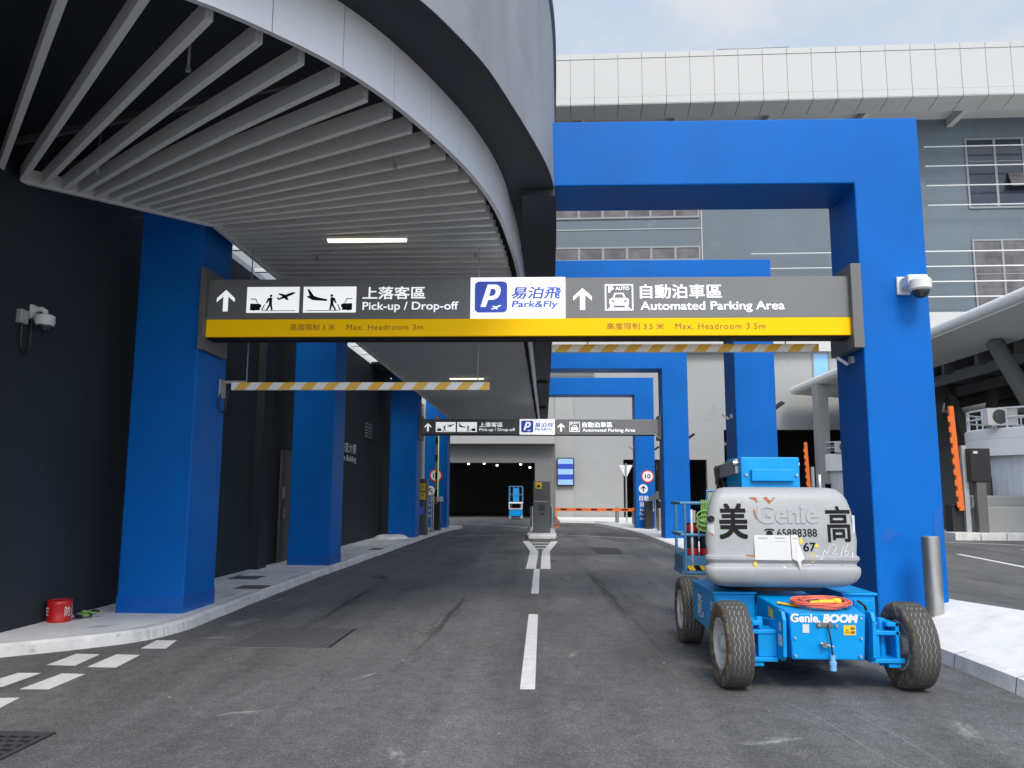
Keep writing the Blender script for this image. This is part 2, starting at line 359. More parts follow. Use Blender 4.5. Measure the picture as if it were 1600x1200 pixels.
def offset_path(P, d):
    out = []
    for i, p in enumerate(P):
        a = Vector(P[max(i - 1, 0)]); b = Vector(P[min(i + 1, len(P) - 1)]); t = (b - a).normalized()
        out.append((p[0] - t.y * d, p[1] + t.x * d))     # left of travel
    return out
def ribbon(mb, A, B, z0, z1):
    """solid wall between plan paths A and B"""
    n = len(A)
    for i in range(n - 1):
        (ax, ay), (bx, by), (cx, cy), (dx, dy) = A[i], A[i + 1], B[i + 1], B[i]
        mb.hexa([(ax, ay, z0), (bx, by, z0), (cx, cy, z0), (dx, dy, z0), (ax, ay, z1), (bx, by, z1), (cx, cy, z1), (dx, dy, z1)])

# ================================================================== SETTING
b = MB(); b.poly([(-400, -120, 0), (400, -120, 0), (400, 400, 0), (-400, 400, 0)])
road = b.build('road', 'asphalt', origin=(0, 0, 0)); tag(road, 'dark grey asphalt road leading to the garage entrance', 'road', kind='structure')
def marking(name, pts, z=.004):
    b = MB(); b.poly([(x, y, z) for x, y in pts]); return b.build(name, 'paint_white', road)
def strip(name, P, wd):
    A = offset_path(P, wd / 2); B = offset_path(P, -wd / 2); b = MB()
    for i in range(len(P) - 1): b.poly([(*A[i], .004), (*A[i + 1], .004), (*B[i + 1], .004), (*B[i], .004)])
    return b.build(name, 'paint_white', road)
for y0, y1 in ((6.92, 11.14), (13.4, 17.8)): marking('lane_dash', [(-.19, y0), (-.065, y0), (-.065, y1), (-.19, y1)])
marking('island_line', [(-.37, 17.82), (-.15, 17.82), (-.12, 23.3), (-.47, 28.3), (-.70, 28.3), (-.36, 23.3)][::1])
marking('island_line', [(-.05, 17.82), (.17, 17.82), (.20, 23.3), (.52, 28.3), (.30, 28.3), (-.02, 23.3)])
for y in (24.3, 25.7, 27.1):
    k = (y - 23.3) / 5.0; marking('island_bar', [(-.12 - .32 * k, y), (-.02 + .30 * k, y), (-.02 + .34 * k, y + .42), (-.12 - .37 * k, y + .42)])
for q in ([(-4.16, 8.44), (-3.90, 8.46), (-4.0, 8.93), (-4.22, 8.92)], [(-4.63, 7.60), (-4.35, 7.59), (-4.41, 8.13), (-4.66, 8.14)],
          [(-4.21, 7.54), (-3.93, 7.53), (-4.0, 8.12), (-4.25, 8.14)], [(-4.72, 6.72), (-4.47, 6.75), (-4.47, 7.28), (-4.68, 7.27)],
          [(-4.28, 6.68), (-4.04, 6.69), (-4.06, 7.26), (-4.28, 7.27)], [(-4.31, 6.02), (-4.04, 6.04), (-4.10, 6.42), (-4.31, 6.40)]):
    marking('edge_dash', q)
strip('stop_line', [(-3.65, 31.2), (-.55, 33.0)], .13); strip('stop_line', [(.6, 33.0), (3.6, 30.6)], .13)
strip('curved_line', [(-5.0, 44.2), (-3.6, 43.7), (-2.0, 42.0), (-.6, 39.6)], .16)

def dust_mat(name='pale_dust', col=(.42, .415, .40, 1), amax=.75):
    m = bpy.data.materials.new(name); m.use_nodes = True; t = m.node_tree; b = t.nodes['Principled BSDF']; l = t.links.new
    b.inputs['Base Color'].default_value = col; b.inputs['Roughness'].default_value = .95
    co = N(t, 'ShaderNodeTexCoord'); le = N(t, 'ShaderNodeVectorMath', operation='LENGTH'); l(co.outputs['Object'], le.inputs[0])
    oi = N(t, 'ShaderNodeObjectInfo'); ad = N(t, 'ShaderNodeVectorMath', operation='ADD'); l(co.outputs['Object'], ad.inputs[0])
    sc_ = N(t, 'ShaderNodeVectorMath', operation='SCALE'); sc_.inputs[0].default_value = (37, 19, 5); l(oi.outputs['Random'], sc_.inputs['Scale']); l(sc_.outputs[0], ad.inputs[1])
    n = N(t, 'ShaderNodeTexNoise'); n.inputs['Scale'].default_value = 3.2; n.inputs['Detail'].default_value = 12; n.inputs['Roughness'].default_value = .78; l(ad.outputs[0], n.inputs['Vector'])
    a = N(t, 'ShaderNodeMath', operation='MULTIPLY_ADD'); l(le.outputs['Value'], a.inputs[0]); a.inputs[1].default_value = -.34; l(n.outputs['Fac'], a.inputs[2])
    r = N(t, 'ShaderNodeMapRange'); r.inputs[1].default_value = .36; r.inputs[2].default_value = .58; r.inputs[3].default_value = 0; r.inputs[4].default_value = amax; l(a.outputs[0], r.inputs[0]); l(r.outputs[0], b.inputs['Alpha'])
    return m
MT['dust'] = dust_mat(); MT['grime'] = dust_mat('dark_grime', (.035, .035, .036, 1), .55)
dm = None
for k, (x, y_, sx, sy, rz) in enumerate(((-3.75, 10.2, .75, .28, 70), (-3.6, 9.15, .6, .16, 25), (-4.0, 12.4, .8, .2, 80), (1.5, 5.6, .55, .22, 20), (1.1, 4.6, .7, .3, 60), (-.9, 5.2, .5, .2, 110), (-2.2, 6.1, .45, .12, 30), (2.9, 5.9, .5, .2, 80), (.3, 8.4, .5, .12, 75), (2.0, 22, 1.6, .5, 15), (.5, 16, .9, .2, 85), (2.6, 4.7, .6, .25, 140), (-1.6, 7.3, .8, .12, 65), (1.9, 5.0, .25, .1, 20))):
    if dm is None:
        b = MB(); disc(b, 0, 0, 1.25, lambda u, v: (u, v, 0), 28); dm = b.build('dust_patch', 'dust', road, origin=(0, 0, 0)); o = dm
    else: o = dm.copy(); COL.objects.link(o)
    o.location = (x, y_, .0025 + .0001 * k); o.scale = (sx, sy, 1); o.rotation_euler.z = R(rz)
gm = None
for k, (x, y_, sx, sy, rz) in enumerate(((-2.9, 12, .28, 7.5, 1), (-1.25, 11, .24, 7, -1), (1.05, 14, .26, 8, 2), (2.7, 15, .24, 6, -2), (2.3, 7.9, .7, .9, 0), (.2, 20, .5, 1.1, 20), (-3.2, 16, .5, 1.6, 8))):
    if gm is None:
        b = MB(); disc(b, 0, 0, 1.25, lambda u, v: (u, v, 0), 28); gm = b.build('tyre_track', 'grime', road, origin=(0, 0, 0)); o = gm
    else: o = gm.copy(); COL.objects.link(o)
    o.location = (x, y_, .0008 + .0001 * k); o.scale = (sx, sy, 1); o.rotation_euler.z = R(rz)
b = MB(); random.seed(21)
def mark(P, wd):
    A = offset_path(P, wd); B = offset_path(P, -wd)
    for i in range(len(P) - 1): b.poly([(*A[i], .0022), (*A[i + 1], .0022), (*B[i + 1], .0022), (*B[i], .0022)])
for P_ in ([(1.9, 6.6), (2.02, 6.1), (2.08, 5.5), (2.2, 4.9)], [(2.3, 6.3), (2.38, 5.8), (2.42, 5.2)], [(1.4, 6.6), (1.7, 6.4), (1.95, 6.05)], [(-3.9, 8.75), (-3.6, 8.9), (-3.2, 8.85), (-2.9, 8.95)]): mark(catmull(P_, 6), .0016)
for k in range(70):
    x, y_ = random.uniform(-3.5, 3.6), random.uniform(3.6, 9) ; q = random.uniform(.003, .011); a = random.random() * 3
    b.poly([(x + q * math.cos(a + j * 1.57) * random.uniform(.6, 1.6), y_ + q * math.sin(a + j * 1.57), .0024) for j in range(4)])
ch = b.build('chalk_chips', 'print', road); ch['kind'] = 'stuff'
MT['patch'] = mat('fresh_tar', (.05, .05, .052), .75, var=.3, vs=5, bump=.4, bs=120)
b = MB(); b.poly([(1.4, 25.2, .0021), (2.3, 25.0, .0021), (2.2, 22.0, .0021), (1.5, 22.4, .0021)]); b.build('tar_patch', 'patch', road)

# left pavement
kerbL = catmull([(-6.6, 6.9), (-5.9, 7.45), (-5.29, 7.93), (-4.79, 8.37), (-4.38, 8.85), (-4.22, 9.4), (-4.2, 10.3), (-4.28, 13), (-4.32, 16), (-4.3, 22), (-4.27, 30), (-4.15, 35), (-3.95, 37.3), (-3.75, 38.2), (-4.1, 38.9), (-5, 39), (-5.72, 39)], 16)
inL = offset_path(kerbL, .16)
random.seed(3)
b = MB(); wob = [(x + random.uniform(-.012, .012) * .35 + .012 * math.sin(y * 3.1) * math.sin(y * 1.7), y) for x, y in kerbL]
n = len(wob)
for i in range(n - 1):
    a, c, d, e = wob[i], wob[i + 1], inL[i + 1], inL[i]
    b.poly([(*a, 0), (*c, 0), (c[0] - .02, c[1], .10), (a[0] - .02, a[1], .10)])
    b.poly([(a[0] - .02, a[1], .10), (c[0] - .02, c[1], .10), (c[0] - .05, c[1], .128), (a[0] - .05, a[1], .128)])
    b.poly([(a[0] - .05, a[1], .128), (c[0] - .05, c[1], .128), (*d, .131), (*e, .131)])
kp = b; b = MB(); b.poly([(x, y, .131) for x, y in inL] + [(-7.2, 38.5, .131), (-7.2, 7.0, .131)])
pavL = b.build('pavement', 'pave', origin=(-5, 20, 0)); tag(pavL, 'pale concrete pavement along the dark wall on the left', 'pavement', kind='structure')
kp.build('kerb', 'kerb', pavL)
dp0 = Vector((-5, 20, 0))
for k, (x, y_, sx, sy, rz, mm) in enumerate(((-5.55, 9.6, .5, .16, 88, 0), (-5.55, 11.6, .8, .15, 90, 0), (-5.5, 14.6, 1.2, .2, 90, 0), (-4.9, 9.0, .4, .14, 40, 1), (-4.55, 11.8, .7, .16, 85, 1), (-5.0, 13.4, .5, .3, 20, 1), (-4.7, 15.2, .6, .2, 80, 1), (-5.5, 20, 1.6, .2, 90, 0), (-4.7, 19.5, .8, .25, 85, 1), (-5.0, 25, .9, .4, 60, 1))):
    o = (gm if mm else dm).copy(); COL.objects.link(o); o.name = 'pavement_stain'; o.parent = pavL; o.location = Vector((x, y_, .1325 + .0002 * k)) - dp0; o.scale = (sx, sy, 1); o.rotation_euler.z = R(rz)
# right pavement: falls from its far edge towards the kerb
def ridge(y): return .48 - .05 * (y - 8) if y < 10 else (.38 - .03 * (y - 10) if y < 16 else max(.17, .20 - .001 * y))
ysR = [-4, 2, 4, 5.5, 7, 8, 9, 10, 11, 12, 14, 16, 20, 24, 28, 31, 34, 37, 40, 43]
def kx(y): return 3.87 if y < 29 else 3.87 - .0058 * (y - 29) ** 2
b = MB(); kb = MB()
for i in range(len(ysR) - 1):
    y0, y1 = ysR[i], ysR[i + 1]
    for q in range(4):
        t0, t1 = q / 4, (q + 1) / 4
        def P(y, t):
            xk = kx(y) + .13; return (xk + (4.92 - xk) * t, y, .15 + (ridge(y) - .15) * t)
        b.poly([P(y0, t0), P(y0, t1), P(y1, t1), P(y1, t0)])
    b.poly([(4.92, y0, ridge(y0)), (4.92, y0, 0), (4.92, y1, 0), (4.92, y1, ridge(y1))])
    kb.poly([(kx(y0), y0, 0), (kx(y1), y1, 0), (kx(y1) + .02, y1, .13), (kx(y0) + .02, y0, .13)])
    kb.poly([(kx(y0) + .02, y0, .13), (kx(y1) + .02, y1, .13), (kx(y1) + .13, y1, .15), (kx(y0) + .13, y0, .15)])
pavR = b.build('pavement', 'pave_light', origin=(4.4, 10, 0)); tag(pavR, 'bright sloping concrete pavement along the right side columns', 'pavement', kind='structure')
kb.build('kerb', 'kerb_stone', pavR)
b = MB(); b.poly([(4.9, -60, .24), (160, -60, .24), (160, 26, .24), (4.9, 26, .24)]); b.poly([(4.9, 26, .24), (160, 26, .24), (160, 54, .03), (4.9, 54, .03)])
rr = b.build('side_road', 'asphalt', origin=(10, 10, .3)); tag(rr, 'asphalt side road beyond the right side columns', 'road', kind='structure')
for P in ([(9.9, 19.9), (9.4, 16.4), (9.0, 14.0)], [(12.0, 25.2), (13.79, 23.4), (17.5, 21.5)], [(12.5, 21.8), (16, 23.2), (20, 24.6)]):
    A = offset_path(P, .07); B_ = offset_path(P, -.07); b = MB()
    for i in range(2): b.poly([(*A[i], .245), (*A[i + 1], .245), (*B_[i + 1], .245), (*B_[i], .245)])
    b.build('lane_line', 'paint_white', rr)

# ================================================================== CURVED CANOPY
can = thing('canopy', (-2, 20, 5), 'curved grey canopy with radiating pale slats under it, over the left lanes', 'canopy')
outer = catmull([(-9, 2.7), (-7.5, 2.85), (-6, 3.05), (-4.6, 3.35), (-3.4, 3.78), (-2.5, 4.27), (-1.85, 4.8), (-1.35, 5.4), (-.99, 5.95), (-.76, 6.41), (-.52, 7.0), (-.31, 7.75), (-.13, 8.45), (.04, 9.2), (.14, 9.9), (.2, 11.2), (.23, 14), (.25, 20), (.27, 44)], 5)
inner = catmull([(-9, 3.6), (-7.5, 3.66), (-6.2, 3.75), (-4.8, 3.98), (-3.7, 4.33), (-2.9, 4.72), (-2.39, 5.09), (-2.01, 5.48), (-1.67, 5.91), (-1.36, 6.46), (-1.03, 7.29), (-.74, 8.23), (-.53, 9.32), (-.42, 10.6), (-.35, 12.2), (-.30, 16), (-.24, 24), (-.12, 44)], 5)
left_edge = [(-4.2, 44), (-4.2, 9.75), (-5.95, 8.02), (-9, 5.3)]
ZC, ZS = 5.0, 5.55
b = MB(); b.prism(offset_path(outer, .004) + left_edge, 'xy', ZS, ZS + .12); b.build('soffit', 'soffit', can)
for yy in (10.0, 16.8, 27.8, 36.0): MB().box(-.28, .16, yy, yy + .95, ZS - .10, ZS - .002).build('soffit_beam', 'soffit', can)
b = MB(); b.prism(offset_path(outer, .3) + [(-4.0, 44), (-4.0, 9.8), (-5.9, 8.2), (-9, 5.6)], 'xy', 8.9, 9.0); b.build('roof', 'concrete', can)
b = MB(); o1 = offset_path(outer, .06); o2 = offset_path(outer, .3); ou2 = offset_path(outer, .035)
n = len(outer)
for i in range(n - 1):
    (ax, ay), (bx, by) = outer[i], outer[i + 1]; (a2, b2), (c2, d2) = ou2[i], ou2[i + 1]; (e2, f2), (g2, h2) = o2[i], o2[i + 1]
    b.hexa([(ax, ay, ZS + .003), (bx, by, ZS + .003), (g2, h2, ZS + .003), (e2, f2, ZS + .003), (a2, b2, 8.0), (c2, d2, 8.0), (g2, h2, 8.0), (e2, f2, 8.0)])
b.build('outer_wall', 'concrete', can)
b = MB(); ribbon(b, offset_path(outer, -.005), o2, 8.0, 8.07); ribbon(b, offset_path(outer, .09), o2, 8.07, 9.5); b.build('parapet', 'concrete', can)
# white fascia: panels with open joints
b = MB()
acc = 0; cut = []
def path_len(P):
    s = [0]
    for i in range(len(P) - 1): s.append(s[-1] + (Vector(P[i + 1]) - Vector(P[i])).length)
    return s
def at_len(P, S, d):
    for i in range(len(P) - 1):
        if S[i + 1] >= d: break
    t = (d - S[i]) / max(1e-9, S[i + 1] - S[i]); return (P[i][0] + (P[i + 1][0] - P[i][0]) * t, P[i][1] + (P[i + 1][1] - P[i][1]) * t)
S = path_len(inner); d = 0
i0 = min(range(len(inner)), key=lambda i: abs(inner[i][1] - 5.48)); d = S[i0] % .66 - .66
while d < S[-1]:
    a, c = max(0, d + .004), min(S[-1], d + .66 - .004)
    if c > a + .05:
        seg = [at_len(inner, S, a + (c - a) * k / 3) for k in range(4)]; ribbon(b, seg, offset_path(seg, .05), ZC, ZS)
    d += .66
b.build('fascia', 'fascia', can, fixn=True)
b = MB(); ribbon(b, offset_path(inner, .02), offset_path(inner, .06), ZC + .01, ZS); b.build('fascia_backing', 'sign_frame', can)
# beam that carries the left ends of the slats
LB = [(-9, 5.3), (-5.95, 8.02), (-4.2, 9.75), (-4.2, 44)]
b = MB()
for i in range(3):
    b.beam((*LB[i], ZC + .06), (*LB[i + 1], ZC + .06), .07, .16)
b.build('edge_beam', 'slat', can)
b = MB()
for i in range(3): b.beam((*LB[i], ZC + .345), (*LB[i + 1], ZC + .345), .03, .40)
b.build('edge_panel', 'soffit', can)
# slats
sl_in = offset_path(inner, .14); SI = path_len(sl_in)
Lp = [(-7.2, 6.94), (-6.75, 7.34), (-6.35, 7.7), (-5.88, 8.07), (-5.71, 8.21), (-5.57, 8.36), (-5.42, 8.5), (-5.3, 8.62), (-5.18, 8.74), (-5.07, 8.85), (-4.96, 8.96), (-4.85, 9.06), (-4.74, 9.17), (-4.63, 9.28), (-4.52, 9.39), (-4.42, 9.49), (-4.32, 9.6), (-4.22, 9.7)]
Rp = [(-5.4, 4.05), (-4.55, 4.22), (-3.75, 4.48), (-3.12, 4.78), (-2.74, 5.03), (-2.41, 5.30), (-2.15, 5.60), (-1.92, 5.91), (-1.71, 6.22), (-1.54, 6.53), (-1.38, 6.84), (-1.25, 7.15), (-1.12, 7.46), (-1.0, 7.75), (-.90, 8.05), (-.81, 8.35), (-.74, 8.66), (-.68, 8.97)]
y = 9.27
while y < 43.9:
    lx = -4.2; Lp.append((lx, y + .68 * max(0, 1 - (y - 9.27) / 1.9) if y < 11.2 else y))
    xr = min(sl_in, key=lambda p: abs(p[1] - y))[0]; Rp.append((xr - .02, y)); y += .27
straight = None; cnt = 0; rest = MB()
for (a, c) in zip(Lp, Rp):
    if cnt < 100:
        b = MB(); b.beam((*a, ZC + .07), (*c, ZC + .07), .058, .16); b.build('slat', 'slat', can)
    else: rest.beam((*a, ZC + .07), (*c, ZC + .07), .058, .16)
    cnt += 1
o = rest.build('slat_run', 'slat', can); o['kind'] = 'stuff'
for yy, xa in ((6.6, -1.75), (7.3, -1.45), (8.1, -1.15), (9.0, -.95)): MB().beam((-5.6, yy + 1.3, 5.3), (xa, yy, 5.3), .05, .06).build('ceiling_rail', 'sign_frame', can)
for yy in (11, 14, 17, 20, 24, 28): MB().beam((-4.1, yy, 5.28), (-.6, yy, 5.28), .05, .06).build('ceiling_rail', 'sign_frame', can)
# strip lights and sprinklers hang from the ceiling
for k, (x0, x1, y_) in enumerate(((-2.88, -1.79, 10.23), (-2.73, -1.70, 23.1))):
    t = thing('strip_light', ((x0 + x1) / 2, y_, 4.92), ('glowing strip light under the slatted ceiling in front, above the first sign', 'glowing strip light under the slatted ceiling deeper in, above the striped bar')[k], 'ceiling light', 'strip lights under the canopy')
    MB().box(x0, x1, y_ - .05, y_ + .05, 4.955, 4.99).build('housing', 'slat', t); MB().box(x0 + .02, x1 - .02, y_ - .035, y_ + .035, 4.925, 4.955).build('diffuser', 'lamp_warm', t)
spl = ['sprinkler hanging between the wide gaps near the white fascia', 'sprinkler hanging beside the slats above the blue column', 'sprinkler under the close slats near the right end of the fascia', 'small sprinkler under the slats left of the strip light', 'small sprinkler under the slats right of the strip light']
sp0 = None
for k, (x, y_, z) in enumerate(((-2.9, 6.05, 5.02), (-4.72, 7.95, 4.93), (-1.52, 7.85, 4.93), (-3.25, 11.1, 4.93), (-.95, 11.0, 4.93))):
    if sp0 is None:
        t = sp0 = thing('sprinkler', (x, y_, z), spl[0], 'sprinkler', 'ceiling sprinklers')
        MB().cyl((x, y_, z + .05), (x, y_, ZS), .011, seg=10).build('pipe', 'galv', t)
        b = MB(); b.cyl((x, y_, z + .02), (x, y_, z + .06), .018, .013, 12); b.cyl((x, y_, z), (x, y_, z + .006), .022, seg=14); b.cyl((x - .018, y_, z + .004), (x - .018, y_, z + .03), .005, seg=6); b.cyl((x + .018, y_, z + .004), (x + .018, y_, z + .03), .005, seg=6); b.build('head', 'galv', t)
    else: copy_tree(sp0, (x, y_, z), label=spl[k])

# ================================================================== BLUE PORTAL FRAMES
frames = [(10.0, -5.27, -4.43, 4.0, 4.84, 5.58, 6.46, .95), (16.8, -5.30, -4.42, 4.02, 4.86, 5.85, 6.61, .95), (27.8, -5.32, -4.38, 4.15, 5.03, 5.97, 6.64, .95), (36.0, -5.30, -4.27, 4.12, 4.98, 6.07, 6.86, .95)]
flab = ['nearest blue portal frame whose tall right column stands behind the boom lift', 'second blue portal frame, mostly hidden behind the overhead sign', 'third blue portal frame, carrying the far overhead sign', 'farthest blue portal frame with speed limit discs on its columns']
for k, (y_, a, b_, c, d, z0, z1, dp) in enumerate(frames):
    b = MB(); b.prism([(a, .05), (b_, .05), (b_, z0), (c, z0), (c, .0), (d, .0), (d, z1), (a, z1)], 'xz', y_, y_ + dp)
    fo = tag(b.build('portal_frame', 'blue', bevel=.018, origin=(0, y_, 0)), flab[k], 'portal frame', 'blue portal frames over the road'); 
    for xa, xb, zt in ((a, b_, .34), (c, d, .0)):
        if zt: MB().box(xa - .003, xb + .003, y_ - .003, y_ + dp + .003, .1, zt).build('base_band', 'blue2', fo)
    if k == 0:
        b = MB(); b.poly([(4.06, y_ - .003, 1.10), (4.2, y_ - .003, 1.02), (4.3, y_ - .003, 1.14), (4.16, y_ - .003, 1.24)]); b.build('repaint_patch', 'blue2', fo)
        b = MB(); b.poly([(4.7, y_ - .003, 1.0), (4.8, y_ - .003, 1.05), (4.81, y_ - .003, 1.5), (4.72, y_ - .003, 1.42)]); b.build('repaint_patch', 'blue2', fo)


# ================================================================== LEFT BUILDING
WX = -5.72
lb = thing('roadside_building', (-7.5, 20, 0), 'dark charcoal building wall along the left pavement', 'building')
b = MB(); b.box(-9, WX, 3.0, 36, 0, 5.9); b.build('wall', 'charcoal', lb)
for y_ in (16.25, 21.5): MB().box(WX, WX + .16, y_ - .5, y_, .13, 5.88).build('pilaster', 'charcoal', lb)
b = MB(); b.box(-9, WX, 36.0, 38.2, .0, 5.88); b.box(-9, -4.95, 38.2, 38.5, 0, 8.4); b.build('end_wall', 'white', lb)
d0 = MB(); d0.box(WX, WX + .05, 17.35, 18.6, .13, 2.55); dd = d0.build('door', 'truss', lb, bevel=.006)
MB().box(WX + .05, WX + .09, 17.5, 17.55, 1.05, 1.3).build('handle', 'steel', dd); MB().box(WX + .05, WX + .055, 17.44, 17.6, 1.5, 1.75).build('notice', 'paper', dd)
b = MB()
for i in range(5): b.beam((WX + .03, 25.6, 3.45 + i * .1), (WX + .03, 26.5, 3.45 + i * .1), .05, .05)
b.build('louvre', 'wall_dk', lb)
b = MB(); fw = lambda u, v: (WX + .02, u, v)
text(b, '客車檢查大樓', 21.6, 24.35, 2.80, 3.10, fw, bold=.0); b.build('lettering', 'sign_matte', lb)
b = MB(); text(b, 'Examination Building', 21.2, 24.4, 2.50, 2.72, fw, bold=.01); b.build('lettering', 'sign_matte', lb)
# skylight strip between wall and canopy
sk = MB(); fr = MB()
for y0, y1 in ((6.6, 9.9), (11.0, 16.75), (17.8, 26.2)):
    nseg = max(1, round((y1 - y0) / 1.45)); h = (y1 - y0) / nseg
    for i in range(nseg):
        xr = -4.22 if y0 + h * i > 9.6 else max(-5.68, -5.95 + (y0 + h * (i + .0) - 8.02) * 1.0)
        if xr > -5.6: sk.box(WX, xr, y0 + h * i + .04, y0 + h * (i + 1) - .04, 6.0, 6.012)
        if xr > -5.6: fr.box(WX, xr, y0 + h * i - .04, y0 + h * i + .04, 5.96, 6.03)
    if y0 > 10: fr.box(WX, -4.22, y1 - .04, y1 + .02, 5.96, 6.03)
skt = thing('skylight', (-5, 16, 5.96), 'white skylight strip between the dark wall and the canopy edge', 'skylight')
sk.build('glazing', 'skylight', skt); fr.build('frame', 'white_tr', skt)
MB().box(WX, -4.2, 26.22, 29.5, 5.9, 6.02).build('blank_panel', 'soffit', skt)

# ================================================================== OVERHEAD SIGNS
PLANE_UP = [(60, 19), (77, 24), (82, 24.5), (83, 23), (78, 20.2), (70, 14.5), (67, 14), (69, 17.8), (62, 15.2), (58, 16.4)]
def car_person(mb, f):                              # dark car at the left, a walker with a case beside it
    flat(mb, [(6, 4), (22, 4), (22, 8), (24, 10), (24, 13), (21, 14.5), (6, 15)], f)
    flat(mb, [(6, 23), (15, 23), (16, 21.6), (6, 21.6)], f); flat(mb, [(15, 23), (18.5, 15), (17.3, 15), (14, 22)], f)
    disc(mb, 12, 5.2, 2.2, f, 12)
    disc(mb, 39, 27.5, 2.2, f, 14)
    flat(mb, [(34, 23.5), (38.5, 25), (41, 24), (41, 14), (42.5, 4), (40, 4), (38, 11), (34, 4), (31, 4), (36, 13.5), (36, 20), (33, 15), (31, 15.6)], f)
    flat(mb, [(29, 14), (30.2, 14), (26, 4), (23.6, 4)], f)
    flat(mb, [(26, 3.6), (79, 3.6), (79, 2.6), (26, 2.6)], f)
def up_arrow(mb, cx, f):
    flat(mb, [(cx, 48), (cx + 14.5, 34.5), (cx + 14.5, 28), (cx + 4, 37.3), (cx + 4, 13), (cx - 4, 13), (cx - 4, 37.3), (cx - 14.5, 28), (cx - 14.5, 34.5)], f)
def small_plane(mb, cx, cy, s, f, tilt=14):
    P = [(-12, -1), (-7, 1), (2, 1), (9, 6), (12, 6), (7, .5), (12, -.5), (14, 2), (15.5, 2), (14, -2.5), (6, -2.8), (3, -7), (.5, -7), (1, -2.8), (-9, -2.6)]
    P = [(-x, y_) for x, y_ in P]; c, s_ = math.cos(R(tilt)), math.sin(R(tilt))
    flat(mb, [(cx + s * (x * c - y_ * s_), cy + s * (x * s_ + y_ * c)) for x, y_ in P], f)
def gantry(Y, X0, X1, ZT, label, band, colL, colR, zb):
    U = (X1 - X0) / 1007.
    t = thing('overhead_sign', ((X0 + X1) / 2, Y, zb), label, 'sign', 'overhead gantry signs')
    def F(off): return lambda u, v: (X0 + u * U, Y - off, ZT - (65 - v) * U)       # u from the left end, v from the foot of the grey board
    b = MB(); b.box(X0, X0 + 420 * U, Y, Y + .3, ZT - 65 * U, ZT); b.box(X0 + 569 * U, X1, Y, Y + .3, ZT - 65 * U, ZT); b.build('board', 'sign_grey', t, bevel=.004)
    MB().box(X0 + 420 * U, X0 + 569 * U, Y - .015, Y + .3, ZT - 65.3 * U, ZT + .006).build('logo_board', 'sign_white', t)
    MB().box(X0 + .01, X1 - .01, Y + .03, Y + .29, ZT - (94.5 if band else 66.5) * U - .012, ZT - (93 if band else 65) * U).build('underside', 'sign_black', t)
    if band:
        y1 = ZT - 65.4 * U; MB().box(X0, X1, Y - .01, Y + .3, ZT - 93 * U, y1).build('headroom_board', 'sign_yellow', t, bevel=.004)
        b = MB(); f = F(.0135)
        text(b, '高度限制 3 米', 135, 207, -18.5, -8, f); b.build('headroom_lettering', 'sign_brown', t); b = MB(); text(b, 'Max. Headroom 3m', 225, 346, -18, -9, f, sp=1.12); b.build('headroom_lettering', 'sign_brown', t); b = MB()
        text(b, '高度限制 3.5 米', 633, 722, -18.5, -8, f); b.build('headroom_lettering', 'sign_brown', t); b = MB(); text(b, 'Max. Headroom 3.5m', 739, 877, -18, -9, f, sp=1.12)
        b.build('headroom_lettering', 'sign_brown', t)
    for sgn, xa, xb in ((0, colL, X0), (1, X1, colR)):
        b = MB(); b.box(xa, xb, Y - .10, Y + .72, zb - .14, ZT + .14); b.build('bracket', 'sign_frame', t, bevel=.006)
    f = F(.004)
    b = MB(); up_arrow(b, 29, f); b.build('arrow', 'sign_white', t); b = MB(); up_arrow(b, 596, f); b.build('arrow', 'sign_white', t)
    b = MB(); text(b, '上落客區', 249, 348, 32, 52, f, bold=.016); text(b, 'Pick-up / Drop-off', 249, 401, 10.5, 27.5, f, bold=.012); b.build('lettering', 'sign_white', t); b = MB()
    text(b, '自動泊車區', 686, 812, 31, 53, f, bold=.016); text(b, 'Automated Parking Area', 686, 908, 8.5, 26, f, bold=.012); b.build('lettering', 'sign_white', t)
    for q, u0 in enumerate((63, 154)):
        b = MB(); flat(b, [(u0, 10.5), (u0 + 84.5, 10.5), (u0 + 84.5, 52.5), (u0, 52.5)], f); p = b.build('pictogram', 'sign_white', t)
        g = F(.0075); h = (lambda u, v: g(u0 + u, 10.5 + v)) if q == 0 else (lambda u, v: g(u0 + 84.5 - u, 10.5 + v))
        b = MB(); car_person(b, h)
        if q == 0: small_plane(b, 65, 29, 1.15, h, 22)
        else: small_plane(b, 64, 27, 1.05, h, -8) if False else flat(b, [(84.5 - x, yy) for x, yy in [(6, 38), (9, 38), (17, 27), (24, 24.5), (38, 21.5), (39, 20), (37, 18.6), (15, 20), (6, 25), (6, 27), (10, 27)]], h)
        b.build('figure', 'sign_black', p)
    # parking panel
    g = F(.019)
    b = MB(); text(b, '易泊飛', 485, 562, 31, 50, g, bold=.02, shear=.18); text(b, 'Park&Fly', 485, 558, 14, 28, g, bold=.022, shear=.12); b.build('logo_lettering', 'logo_blue', t)
    b = MB(); flat(b, rrect(427, 478, 9, 59, 7), g); p = b.build('logo', 'logo_blue', t)
    g2 = F(.0225); b = MB()
    flat(b, [(436, 18), (444.5, 18), (448, 29), (457, 29.5)] + [(463, 32.5), (466.5, 38), (468, 45), (466, 51), (461, 54), (447, 54)], g2)
    small_plane(b, 462, 18.5, .62, g2, 24); b.build('logo_figure', 'sign_white', p)
    g3 = F(.025); b = MB(); flat(b, [(449.5, 35.5), (455.5, 35.8), (459, 38.5), (460, 43), (458.5, 46.5), (452.5, 47)], g3); b.build('logo_counter', 'logo_blue', p)
    # automated parking symbol
    b = MB()
